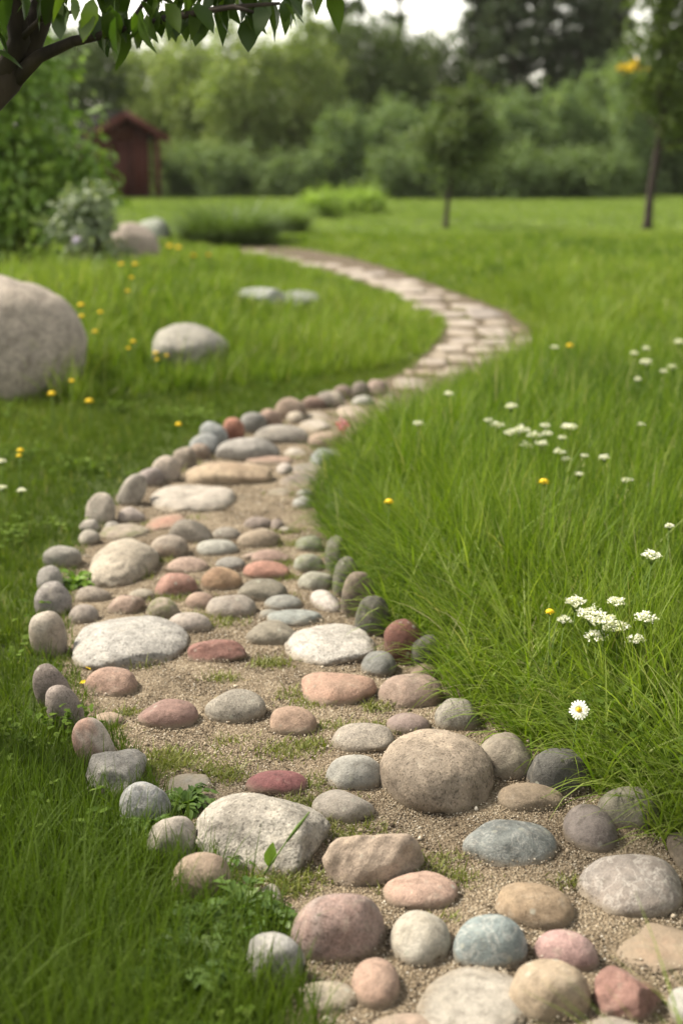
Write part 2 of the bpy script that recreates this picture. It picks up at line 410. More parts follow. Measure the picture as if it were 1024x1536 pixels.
#  name code, shape, box in the photograph, colours, style, label [, asp, yaw, roll]
T = [
# --- nearest cobbles
('c','egg',(436,1340,579,1449),'B08C80','A39088','granite','large mauve pink oval cobble beside the leafy weeds',.8,20,0),
('c','cob',(574,1306,688,1369),'C79F86','BE9C88','plain','flat salmon cobble just behind the round cream white one',.9,0,0),
('c','egg',(583,1365,676,1456),'DAD2C0','CFC4AC','plain','round cream white cobble, smooth as an egg, left of the blue green one',.9),
('c','egg',(678,1371,791,1461),'8FA0A0','A3B1B0','vein','round blue green cobble with pale mottling, between cream white and pink ones',.9),
('c','cob',(740,1323,862,1398),'B39873','A88C69','plain','yellowish brown oval cobble slanting behind the blue green one',.8,-22),
('c','egg',(800,1394,899,1463),'C79B94','C7A09A','plain','smooth rose pink cobble right of the blue green one',.7,-25),
('c','cob',(761,1438,886,1538),'BFA888','AE9777','plain','big buff rounded cobble in front of the rose pink one',.85,-18),
('c','rough',(889,1448,992,1545),'A8786A','94695C','plain','wedge shaped red brown cobble right of the big buff one',.75,-30),
('c','slab',(906,1383,1070,1462),'B0906F','A6886C','plain','broad flat tan brown stone cut by the right picture edge',1.0,10),
('c','cob',(863,1281,1024,1381),'A39589','B5AAA0','vein','large grey brown oval stone with a pale streak, near the right edge',.9,0),
('c','slab',(622,1449,790,1580),'CBC2B2','C2B8A6','plain','large pale triangular flat stone at the bottom edge',1.1,-25),
('c','egg',(527,1436,600,1520),'C3A088','B8937C','plain','small upright peach cobble below the mauve pink oval',1.0),
('c','egg',(437,1471,538,1526),'D3C6AE','C9B896','plain','cream oval stone half covered by grass at the bottom',.8),
('c','cob',(548,1519,668,1580),'C4A68E','C9B39A','plain','pinkish stone showing only its top at the bottom edge',.9),
('c','egg',(999,1480,1065,1550),'BDBBB0','B3B2A4','plain','pale greenish grey cobble cut by the bottom right corner',.9),
('c','cob',(878,1524,985,1580),'C3BBAE','B5AB9C','plain','pale grey stone showing only its rim beneath the red brown wedge',.9),
('c','egg',(748,1453,765,1474),'DDD2BC','D3C7AE','plain','tiny cream pebble wedged under the blue green cobble',1.0),
('c','cob',(692,1229,835,1306),'8E9693','A6ABA6','marble','blue grey marbled stone with dark blotches lying on bare sand',.8,-8),
('c','rough',(483,1250,636,1337),'CDB59C','C2A78E','plain','long pale beige stone with a slanted flat top and small pits',.6,22),
('c','rock',(567,1093,740,1223),'BBA78E','AD9A83','granite','largest tan boulder in the path, with a dark crack on top',.9,0),
('c','egg',(742,1174,846,1221),'B39D80','A89275','half','flat brown oval stone with an ochre stain, right of the tan boulder',.8),
('c','egg',(843,1206,926,1284),'94877F','8C7F78','plain','smooth round mauve grey stone in front of the tall grass',.95),
('c','rough',(292,1189,496,1318),'D3CBBC','C3BAAA','rough','largest rough white granite rock behind the tan edging stone',.9,0),
('c','egg',(368,1155,462,1195),'A4605F','99595A','plain','crimson oval cobble behind the white granite rock',.7,4),
('c','egg',(487,1132,577,1190),'A5A39A','B0ADA2','plain','smooth pale blue grey cobble left of the tan boulder',.8,10),
('c','egg',(467,1184,562,1239),'C1B6A6','B7AC9E','plain','pale grey oval cobble slanting down beside the white granite rock',.75,-22),
('c','cob',(496,1084,592,1133),'B0A594','A3998B','granite','speckled grey cobble touching the tan boulder at upper left',.8,-8),
('c','egg',(404,1059,476,1106),'C3A083','B7937A','plain','small peach brown cobble alone in the middle of the sand',.8,-12),
('c','egg',(307,1033,399,1089),'B8AF9E','ADA494','granite','pale grey oval cobble between dark red and peach ones',.85),
('c','cob',(452,1008,565,1063),'C5967B','C7A084','plain','flat salmon orange stone in front of the white slab',.8,6),
('c','cob',(566,1010,666,1066),'A68B78','9A8272','half','brown pink rounded stone right of the salmon orange one',.85),
('c','egg',(578,1069,645,1104),'99837A','8D7870','plain','flat dull mauve brown cobble behind the tan boulder',.8),
('c','cob',(651,1047,721,1100),'A29B8C','B3AC9C','granite','cream and grey round stone right of the mauve brown cobble',.85),
('c','egg',(541,976,594,1019),'84857F','8F908A','plain','small dark blue grey round cobble beside the dark red edging stone',.9),
('c','slab',(426,935,567,1002),'D5CFC5','C6C0B6','rough','white granite slab with a slanted face, near the right edging',.95,15),
('c','rough',(280,959,371,999),'9D6A5C','855A4F','plain','rough dark red flat stone right of the big grey slab',.7,10),
('c','cob',(127,1000,208,1049),'BA957E','B08C78','granite','pinkish tan rounded stone in front of the big grey slab',.9,-10),
('c','cob',(206,1048,298,1096),'A07A6D','8A695F','plain','dark red brown cobble on the sand left of centre',.8,-5),
('c','egg',(141,1068,187,1093),'BFA589','B69C80','plain','small sandy stone nearly buried beside the red and white edging stone',.8),
('c','slab',(108,923,284,1009),'CFCBC3','B9B5AD','rough','biggest flat grey white granite slab on the left of the path',1.05,0),
('c','slab',(246,1160,321,1200),'AFAEA5','A3A39A','moss','flat grey stone half overgrown with moss behind the blue grey edging stone',1.0,-10),
('c','egg',(380,1325,423,1370),'D6CABB','CFC0B0','plain','small pinkish white stone poking out of the leafy weeds',1.0),
# --- middle cobbles
('c','cob',(368,930,449,971),'A69C86','9B917D','plain','olive tan domed cobble behind the red flat stone',.85,4),
('c','cob',(400,914,487,943),'9AA09A','8F958F','plain','flat bluish grey stone just behind the white granite slab',.8,3),
('c','cob',(387,914,421,931),'99988C','8D8D82','plain','little greenish grey stone tucked behind the olive tan dome',.8),
('c','egg',(396,892,454,918),'A3A39A','989890','plain','bluish grey cobble behind the flat bluish one',.8),
('c','egg',(465,878,513,921),'CBC0B8','BFB2A8','vein','egg shaped pinkish white cobble beside the upright edging stones',.9,25),
('c','cob',(446,857,500,889),'A9A694','9C9A86','plain','grey green cobble behind the pinkish white egg',.85),
('c','cob',(440,831,488,861),'A6A793','93957E','moss','mossy pale green cobble, second in the row along the right edging',.85),
('c','cob',(442,803,485,831),'8B8E78','7B7F68','moss','dark green shaded cobble, farthest of the row along the right edging',.85),
('c','cob',(356,868,432,906),'8F8774','857D6B','plain','long olive grey stone in front of the terracotta one',.8,-10),
('c','cob',(308,892,385,930),'A4998C','BBA794','half','two toned grey and peach oval cobble left of the olive grey one',.85),
('c','egg',(251,918,318,951),'BEB0A2','AFA297','half','smooth pale lilac grey cobble touching the big grey slab',.75,-6),
('c','egg',(301,850,364,888),'C9A173','AE8660','half','golden ochre cobble with a dark underside',.85,5),
('c','egg',(278,888,325,916),'BB9A83','B0907B','plain','small rosy tan cobble in front of the golden ochre one',.85,-8),
('c','cob',(232,859,298,898),'B88672','A97866','plain','brick pink cobble just left of the golden ochre one',.85,10),
('c','egg',(249,835,314,862),'BB9E8B','AE917E','plain','dusty pink flat cobble behind the brick pink one',.8),
('c','egg',(226,802,284,837),'C2A78D','C9B7A2','half','domed tan and cream cobble right of the cream boulder top',.85),
('c','cob',(251,779,321,818),'857B6E','928878','plain','dark olive wedge stone sloping down to the right',.7,-22,10),
('c','egg',(295,809,358,836),'BFBDB0','B2B0A2','plain','pale grey white oval cobble in front of the dark wedge stone',.75),
('c','egg',(323,835,369,859),'A8A399','9C978D','plain','small plain grey cobble between pale oval and terracotta',.8),
('c','egg',(364,841,435,872),'BA826B','AE7863','plain','smooth terracotta orange oval cobble',.65,-5),
('c','cob',(376,824,437,849),'C09E8C','B5917F','plain','pale pink cobble directly behind the terracotta one',.75,4),
('c','egg',(362,829,390,843),'C7AB97','BB9F8B','plain','tiny pale peach cobble left of the pale pink one',.8),
('c','egg',(355,792,422,823),'AE9B80','A48F76','plain','sandy brown loaf shaped cobble in front of the mauve brown pair',.7,3),
('c','egg',(317,790,363,812),'9C9385','91887A','plain','low grey brown cobble left of the sandy brown loaf',.75),
('c','cob',(364,775,408,797),'95857A','89796F','plain','left mauve brown stone of a touching pair behind the sandy loaf',.8),
('c','cob',(404,778,427,797),'8B7B70','7F7065','plain','right smaller mauve brown stone of a touching pair behind the sandy loaf',.8),
('c','rough',(417,790,438,801),'E0DCD2','D6D1C6','plain','little bright white chip on the sand right of the loaf',.9),
('c','rock',(131,807,240,886),'D2C4AC','C0B199','granite','big cream granite boulder with dark speckles beside the left edging',.9,-8),
('c','egg',(113,879,167,906),'B3A492','A89A88','granite','flat speckled tan cobble under the cream granite boulder',.8),
('c','egg',(103,906,149,937),'A99C90','9E9186','plain','small mauve tan cobble behind the big grey slab',.85),
('c','cob',(161,892,219,925),'BC9F8A','B0937F','granite','round pinkish cobble third from left behind the big grey slab',.9),
('c','cob',(219,896,270,931),'B5A48E','AA9A80','moss','greenish tan cobble between the pinkish and lilac grey ones',.9),
('c','egg',(192,883,234,903),'B0A590','A59A85','plain','half hidden beige cobble in the second row under the cream boulder',.8),
('c','slab',(150,785,225,812),'B0A08C','A39380','moss','buried flat stone behind the cream boulder, sand coloured',1.0),
# --- cobbles beyond
('c','slab',(225,727,355,771),'D0C4B3','C4B8A8','plain','large pale flagstone lying on sand in front of the long tan stone',1.0,0),
('c','cob',(274,693,408,728),'C6AC88','BE9F7B','half','long sausage shaped tan stone across the path',.45,0),
('c','slab',(217,765,279,799),'C0876C','B07A63','plain','flat orange red stone behind the dark wedge stone',1.0,-10),
('c','egg',(176,760,219,786),'B9AAA0','AFA096','plain','lilac grey cobble left of the flat orange red stone',.85),
('c','egg',(156,782,182,799),'D0C8BB','C4BCAE','plain','tiny whitish cobble behind the cream granite boulder',.85),
('c','cob',(323,656,420,694),'8C8780','CDC6BC','half','grey stone with a white right half behind the long tan stone',.75,-3),
('c','cob',(380,637,464,668),'A59D91','9A9287','plain','long flat grey stone in front of the round pinkish tan edging stone',.55,-6),
('c','slab',(363,684,446,699),'B4937D','A88872','plain','thin brown slab right behind the long tan stone',.8),
('c','slab',(424,671,462,687),'CFC7BA','C4BBAE','plain','small whitish flat stone left of the bluish grey one by the grass',.9),
('c','cob',(464,672,518,702),'A6ACAA','999F9D','plain','bluish grey stone touching the grass tuft at right',.85,8),
('c','egg',(414,694,440,714),'C3B7AB','B7ABA0','plain','small pale round stone right of the long tan stone',.9),
('c','slab',(435,695,484,715),'A79A8D','9B8F83','plain','flat grey brown stone behind the dark brown flat one',.85),
('c','slab',(419,709,481,733),'8E7F73','837468','plain','dark brown flat stone by the grass right of the long tan stone',.8,-5),
('c','egg',(438,744,471,764),'B5B5AD','AAAAA2','plain','small light blue grey cobble at the foot of the grass tuft',.85),
('c','egg',(444,734,471,748),'ABABA2','A0A097','plain','small grey cobble hiding behind the light blue grey one',.85),
('c','slab',(400,731,437,750),'978C7C','7F786A','moss','low mossy brown stone on the sand near the grass tuft',.9),
('c','cob',(462,647,516,674),'B79D86','AC927C','plain','tan brown stone left of the grass tuft, before the pink flower',.7),
('c','slab',(448,629,498,649),'BFB3A3','B5A999','plain','flat cream grey stone left of the pink flower',.8),
('c','egg',(429,617,457,635),'C3B59F','B8AA95','plain','small cream stone in front of the beige brown edging boulder',.9),
('c','slab',(454,618,496,633),'B9AB97','AEA08D','plain','flat sandy stone between cream stone and pink flower',.8),
('c','slab',(503,607,550,628),'C2AD98','B8A38E','plain','flat beige pink stone behind the pink flower',.8),
('c','egg',(527,593,562,611),'CFCAC2','C5C0B7','plain','bright white oval stone where cobbles meet the far slabs',.75),
('c','slab',(564,584,593,599),'C4B4A8','BAAA9E','plain','pinkish flat stone right behind the bright white oval',.8),
('c','slab',(565,598,593,611),'D2C8BA','C8BEB0','plain','whitish flat stone right of the bright white oval',.8),
('c','slab',(565,610,588,623),'D6CCC0','CCC2B5','plain','small whitish stone nearest the meadow edge',.8),
('c','slab',(592,599,625,620),'CFC0B0','C4B5A5','plain','pale blocky stone half hidden by the meadow grass',.8),
# --- left edging
('e','up',(373,1400,452,1482),'A3A3A0','B0ABA4','vein','pointed blue grey edging stone standing in grass, nearest of all',.8,0,0),
('e','up',(263,1280,343,1356),'C3A98C','B89C82','plain','egg shaped tan edging stone with dark spots, standing in grass',.85,0,0),
('e','up',(225,1226,294,1294),'C2B8AA','B6AA9C','plain','rounded beige edging stone behind the tan egg shaped one',.85,0,0),
('e','up',(184,1174,252,1238),'9DA0A2','AFB0AF','marble','blue grey speckled edging stone between granite and beige ones',.8,0,-10),
('e','rough',(134,1125,215,1192),'A9A59E','BAB5AC','rough','angular grey granite edging stone in front of the red and white one',.9,0,0),
('e','up',(112,1078,171,1144),'BE947F','D3C4B4','half','leaning red and white patched edging stone',.8,0,-22),
('e','up',(72,1029,126,1090),'A4958C','988A82','granite','mauve edging stone leaning on its twin, the front one',.8,0,-18),
('e','up',(53,997,108,1058),'9F8F86','93847C','granite','mauve edging stone leaning behind its front twin',.8,0,-18),
('e','up',(47,918,98,980),'BFB3A2','C9B49E','half','pale edging stone with a rusty patch beside the big grey slab',.8,0,-8),
('e','up',(55,873,105,922),'B4ACA6','A69E98','granite','grey speckled round edging stone left of the fern',.85,0,0),
('e','up',(58,849,94,886),'A8A29A','9D978F','plain','plain grey edging stone behind the grey speckled round one',.85,0,0),
('e','up',(68,819,120,852),'B0AB9F','A5A094','granite','low grey edging stone behind the bright green fern',.85,0,8),
('e','up',(121,779,149,800),'BDB4A6','B2A99B','plain','small cream edging stone resting on a larger one',.9),
('e','up',(120,795,149,818),'B2A999','A79E8F','plain','dull cream edging stone below the small cream one',.9),
('e','up',(131,740,171,785),'C3B7A6','B7AB9A','plain','tall cream edging stone at the left bend of the path',.85,0,6),
('e','up',(177,712,218,756),'CBC1B2','C0B5A6','plain','leaning long cream edging stone, palest of the left row',.7,0,28),
('e','up',(208,702,244,729),'AC9D97','A1928C','plain','mauve grey round edging stone beside the leaning cream one',.9),
('e','up',(230,684,269,722),'C2B2A1','B6A695','half','large beige edging stone left of the long tan stone',.9,0,-12),
('e','up',(261,671,293,701),'B2A28F','A79784','plain','grey beige round edging stone behind the large beige one',.9),
('e','up',(287,666,314,690),'B59C86','AA917C','plain','small tan brown edging stone in front of the blue grey pair',.9),
('e','up',(286,651,325,682),'9FA3A2','949897','plain','lower blue grey edging stone of a leaning pair',.9,0,-15),
('e','up',(302,633,340,670),'A9AEAC','9DA2A0','plain','upper pale blue grey edging stone of a leaning pair',.9,0,-15),
('e','up',(335,627,365,661),'BC7A5E','B06E55','half','bright orange red edging stone, the reddest of the row',.9),
('e','up',(361,619,398,649),'86847E','8F8D87','plain','dark grey edging stone right of the orange red one',.9,0,-15),
('e','up',(388,614,421,641),'B99985','AD8D7A','plain','pinkish tan edging stone behind the dark grey one',.9,0,-10),
('e','up',(415,597,457,628),'B79D85','AB917A','half','large beige brown edging boulder after the pinkish tan one',.9),
('e','up',(455,595,487,614),'9E8070','927465','plain','small red brown edging stone behind the beige boulder',.9),
('e','up',(475,587,515,611),'B9AB97','7A7066','half','edging stone half cream and half dark brown',.9),
('e','up',(500,578,527,599),'927D70','877266','plain','dull brown edging stone, third from the far end of the row',.9),
('e','up',(528,573,552,595),'8E8175','83766B','plain','grey brown edging stone, second from the far end of the row',.9),
('e','up',(552,570,581,594),'AE9588','A38A7D','plain','pinkish edging stone at the far end of the row',.9),
# --- right edging
('e','up',(490,752,520,775),'8E8F78','80816A','moss','mossy green edging stone at the top of the right row',.9),
('e','up',(489,798,516,858),'6F6D5C','63614F','moss','narrow dark green upright edging stone in grass shade',.8),
('e','up',(501,836,538,893),'75735F','69675A','moss','broad dark green upright edging stone under the grass',.8),
('e','up',(514,859,560,921),'8E7C68','7A6C5A','half','upright brown edging stone with a rounded top',.8,0,6),
('e','up',(535,895,583,953),'68655A','5C5A50','moss','dark grey green upright edging stone left of the dark red one',.8),
('e','up',(579,930,633,993),'80503F','6C4236','plain','dark red upright edging stone with a glossy top',.85,0,-8),
('e','up',(614,953,661,1000),'6E6B60','625F55','plain','dark grey edging stone tucked under the grass right of the red one',.85),
('e','cob',(617,996,655,1022),'87725C','7B6752','plain','low brown stone at the foot of the dark grey edging stone',.9),
('e','cob',(718,1100,797,1165),'8E8270','A0957F','half','brown and cream edging stone with a dark seam, under the grass',.9),
('e','cob',(793,1124,880,1192),'66645E','5B5953','plain','large dark charcoal edging stone beneath the grass',.85),
('e','cob',(900,1181,984,1242),'9E9884','857F6C','half','cream green edging stone partly hidden by hanging grass',.85),
('e','cob',(1003,1250,1060,1312),'786A58','6B5E4E','plain','brown edging stone cut by the right picture edge',.9),
]
for r in T:
    k, shp, bx_, h1, h2, sty, lab = r[:7]; rest = list(r[7:])+[None]*3
    if k == 'e':
        w_, h_ = bx_[2]-bx_[0], bx_[3]-bx_[1]; bx_ = (bx_[0]-.07*w_, bx_[1]-.03*h_, bx_[2]+.07*w_, bx_[3]+.10*h_)
    kw = dict(asp=rest[0] or .85, yaw=rest[1] or 0, roll=rest[2] or 0)
    stone('cobblestone' if k == 'c' else 'edging_stone', shp, bx_, h1, h2, sty, lab, 'cobble' if k == 'c' else 'edging stone', GC if k == 'c' else GE, **kw)
# --- far slabs
FS = [
((590,567,640,586),'large pinkish slab where the far paving begins'),
((603,551,622,563),'small tan round stone on the left rim before the bend'),
((628,582,657,593),'thin slab in the meadow edge at the start of the paving'),
((672,564,716,580),'slab almost lost in meadow grass below the bend'),
((623,551,651,565),'rosy slab on the left side below the bend'),
((650,551,680,567),'grassy slab in the middle below the bend'),
((668,548,706,565),'yellowish slab veiled by grass blades below the bend'),
((705,546,744,565),'grey beige slab veiled by grass, right side below the bend'),
((625,537,670,550),'pale slab sticking out on the left below the inner bend'),
((644,527,674,539),'small slab at the left rim of the inner bend'),
((672,531,712,545),'broad pale slab just below the middle of the bend'),
((711,532,756,548),'thick slab right of the middle below the bend'),
((755,533,786,546),'dim slab at the right rim below the bend, next to the grass'),
((651,516,698,530),'cream slab at the left of the long bend row'),
((698,519,742,532),'cream slab in the middle of the long bend row'),
((742,518,808,531),'longest pale slab reaching the right rim of the bend'),
((671,506,715,519),'left slab of the row above the long bend row'),
((715,508,769,521),'right slab of the row above the long bend row'),
((773,496,809,518),'greyish slab at the outermost right curve of the bend'),
((670,493,715,507),'left of the two brightest slabs in the upper bend'),
((714,490,769,509),'right of the two brightest slabs in the upper bend, with grass in front'),
((764,481,784,499),'small reddish brown stone at the right rim of the upper bend'),
((658,479,719,492),'wide pale slab at the left above the brightest pair'),
((726,480,762,490),'narrow pale slab at the right above the brightest pair'),
((645,467,700,479),'pale slab at the left rim where the path turns back'),
((697,462,756,481),'big mauve slab at the right where the path turns back'),
((614,455,671,468),'bright narrow slab on the left after the turn'),
((676,456,724,467),'dusty slab on the right after the turn'),
((597,441,665,455),'bright wide slab across the left, second after the turn'),
((664,438,690,451),'grey slab at the right rim, second after the turn'),
((577,427,640,442),'pale slab in the middle of the receding stretch'),
((638,430,668,442),'brownish slab on the right of the receding stretch'),
((551,415,599,431),'bright slab on the left of the receding stretch'),
((596,417,632,430),'dim slab on the right of the receding stretch'),
((522,409,562,421),'pale slab below the faraway narrow stretch'),
((504,402,547,413),'sandy slab in the faraway narrow stretch'),
((546,404,580,416),'grey slab on the right of the faraway narrow stretch'),
((448,389,488,404),'bright slab in the faraway thin stretch of path'),
((484,393,515,404),'dull slab right of the bright one in the faraway thin stretch'),
((422,381,455,394),'second slab from the far end of the path'),
((396,379,427,390),'greyish slab near the far end of the path'),
((363,371,402,384),'last pale slab at the far end of the path'),
]
fr = random.Random(4)
for bx_, lab in FS:
    h1 = fr.choice(['D0C2B2', 'C8BAAA', 'D6C8B8', 'BFB0A1', 'CABDB0']); h2 = fr.choice(['A59482', '9C8C7C', 'AE9E8C'])
    if 'reddish' in lab: h1, h2 = 'AE8371', 'A37967'
    if 'tan' in lab or 'rosy' in lab: h1, h2 = 'C0A189', 'B5967F'
    if 'mauve' in lab or 'greyish' in lab or 'grey' in lab: h1, h2 = 'A5988E', '968A80'
    stone('paving_stone', 'pave', (bx_[0]-.5, bx_[1], bx_[2]+.5, bx_[3]-1.0), h1, h2, 'plain', lab, 'paving stone', GS, asp=1.0, sub=4)
# --- boulders in the lawn
GB = 'boulders lying in the lawn'
B = [
('bould',(-125,410,132,592),'B9AC9A','A4988A','granite','biggest round grey tan boulder at the left picture edge',.9,0,6),
('rock',(228,479,346,545),'A9A597','98958A','granite','low sloping grey boulder in tall grass, middle of the left bank',.8,-10,6),
('slab',(346,431,427,449),'A9AFA8','9AA098','plain','flat pale blue grey rock, left of two lying in grass',.8,0,0),
('slab',(408,433,479,458),'8F978F','858C84','moss','dim grey green rock, right of two lying in grass',.8,0,0),
('bould',(163,333,240,396),'B0A091','A39384','plain','pinkish boulder in front of the round grey green one',.9,0,8),
('bould',(191,314,247,368),'9AA391','8E9785','plain','round grey green boulder behind the pinkish one',.9,0,0),
]
for shp, bx_, h1, h2, sty, lab, asp, yaw, roll in B:
    stone('boulder', shp, bx_, h1, h2, sty, lab, 'boulder', GB, asp=asp, yaw=yaw, roll=roll, z_off=.10 if 'rock' in lab else (.05 if 'sloping' in lab else 0))

# ------------------------------------------------------------------ gravel grains
def scatter(n, x0, x1, y0, y1, rng):
    return np.column_stack([rng.uniform(x0, x1, n), rng.uniform(y0, y1, n)])
SX = np.array(STONES_XY)
def off_stones(P, grow=1.0, pad=0.0):
    ok = np.ones(len(P), bool)
    for x, y, rx, ry in SX:
        ok &= ((P[:, 0]-x)/(rx*grow+pad))**2+((P[:, 1]-y)/(ry*grow+pad))**2 > 1
    return ok
rg = np.random.default_rng(21)
def grains(P, size, rng):
    n = len(P)
    O = np.array([(1,0,0),(-1,0,0),(0,1,0),(0,-1,0),(0,0,1),(0,0,-1)], float)
    Q = O[None]*rng.uniform(.55, 1.3, (n, 6, 1))*size[:, None, None]*np.array([1, 1, .8])
    a = rng.uniform(0, 6.28, n); tl = rng.normal(0, .5, n); ca, sa, ct, s_t = np.cos(a), np.sin(a), np.cos(tl), np.sin(tl)
    x, y, z = Q[..., 0], Q[..., 1], Q[..., 2]
    y, z = y*ct[:, None]-z*s_t[:, None], y*s_t[:, None]+z*ct[:, None]
    x, y = x*ca[:, None]-y*sa[:, None], x*sa[:, None]+y*ca[:, None]
    V = np.stack([x+P[:, :1], y+P[:, 1:2], z+(.006+size*.35)[:, None]], -1).reshape(-1, 3)
    f = np.array([(0,2,4),(2,1,4),(1,3,4),(3,0,4),(2,0,5),(1,2,5),(3,1,5),(0,3,5)])
    Fc = (np.arange(n)[:, None, None]*6+f[None]).reshape(-1, 3)
    return V, Fc, np.repeat(rng.uniform(0, 1, n), 6)
Vs, Fs, Ts, off = [], [], [], 0
for y0, y1, dens, smin, smax in ((1.7, 3.0, 42000, .0011, .0030), (3.0, 4.6, 30000, .0013, .0034), (4.6, 9.5, 7000, .002, .005)):
    x0, x1 = -1.4, 1.9
    P = scatter(int(dens*(x1-x0)*(y1-y0)), x0, x1, y0, y1, rg); P = P[inside(P, PATH)]; P = P[off_stones(P, .9)]
    s = smin+(smax-smin)*rg.random(len(P))**2.2
    big = rg.random(len(P)) < .004; s[big] = rg.uniform(.004, .0085, big.sum())
    V, Fc, tn = grains(P, s, rg); Vs.append(V); Fs.append(Fc+off); Ts.append(tn); off += len(V)
ring_n = 0
for x_, y_, rx_, ry_ in SX:
    if y_ > 5.5 or rx_ > .25: continue
    k = int(2600*rx_); a_ = rg.uniform(0, 6.28, k); q_ = rg.uniform(.84, 1.22, k)
    P = np.column_stack([x_+rx_*q_*np.cos(a_), y_+ry_*q_*np.sin(a_)]); ok = inside(P, PATH); P, q_ = P[ok], q_[ok]
    if not len(P): continue
    V, Fc, tn = grains(P, rg.uniform(.0012, .0032, len(P)), rg)
    V[:, 2] += np.repeat(np.clip(.012*(1.15-q_)/.3, 0, .012), 6); Vs.append(V); Fs.append(Fc+off); Ts.append(tn); off += len(V)
gm2, t, b = new_mat('grains')
a = N(t, 'ShaderNodeAttribute', attribute_name='tint')
c = ramp(t, a.outputs['Fac'], [(0, (.045, .033, .022)), (.2, (.10, .076, .050)), (.48, (.20, .157, .107)), (.74, (.29, .235, .168)), (.92, (.42, .37, .29)), (1, (.55, .51, .44))])
t.links.new(c, b.inputs['Base Color']); b.inputs['Roughness'].default_value = .9
o = np_mesh('gravel', np.concatenate(Vs), np.concatenate(Fs), 3, gm2, tint=np.concatenate(Ts))
tag(o, 'coarse beige gravel grains strewn over the path', 'gravel', kind='stuff')

# ------------------------------------------------------------------ grass
def blades(P, h, wd, az, lean, curve, nseg, rng, tint):
    n = len(P); seg = h/nseg
    pts = [P]; ang = lean.copy(); cur = P.copy()
    hd = np.column_stack([np.cos(az), np.sin(az)])
    for i in range(nseg):
        ang = ang+curve/nseg
        st_ = np.column_stack([hd*np.sin(ang)[:, None], np.cos(ang)])*seg[:, None]
        cur = cur+st_; pts.append(cur)
    tw = az+math.pi/2+rng.normal(0, .7, n)
    wdir = np.column_stack([np.cos(tw), np.sin(tw), np.zeros(n)])
    L = []
    for i, p in enumerate(pts):
        tt = i/nseg; f = (1-tt**1.8)*.5*(.65+.35*min(1, tt*4)) if i < nseg else .04
        L += [p-wdir*(wd*f)[:, None], p+wdir*(wd*f)[:, None]]
    V = np.stack(L, 1).reshape(-1, 3); k = 2*(nseg+1)
    base = np.arange(n)[:, None]*k
    Fc = np.concatenate([np.stack([base[:, 0]+2*i, base[:, 0]+2*i+1, base[:, 0]+2*i+3, base[:, 0]+2*i+2], 1) for i in range(nseg)])
    return V, Fc, np.repeat(tint, k)
class Grass:
    def __init__(s): s.V = []; s.F = []; s.T = []; s.n = 0
    def add(s, V, Fc, tn): s.V.append(V.astype(np.float32)); s.F.append(Fc+s.n); s.T.append(tn); s.n += len(V)
    def build(s, name, m): return np_mesh(name, np.concatenate(s.V), np.concatenate(s.F), 4, m, tint=np.concatenate(s.T), smooth_=True)
rn = np.random.default_rng(77)
def half_w(y): return 512/F*(y*CP+CAM_H*SP)
TALL_L = np.array([at_flat(*p)[:2] for p in [(-500,640),(0,612),(120,622),(260,600),(420,580),(560,560),(640,530),(672,492),(640,462),(560,425),(440,385),(330,372),(150,372),(-500,372)]])
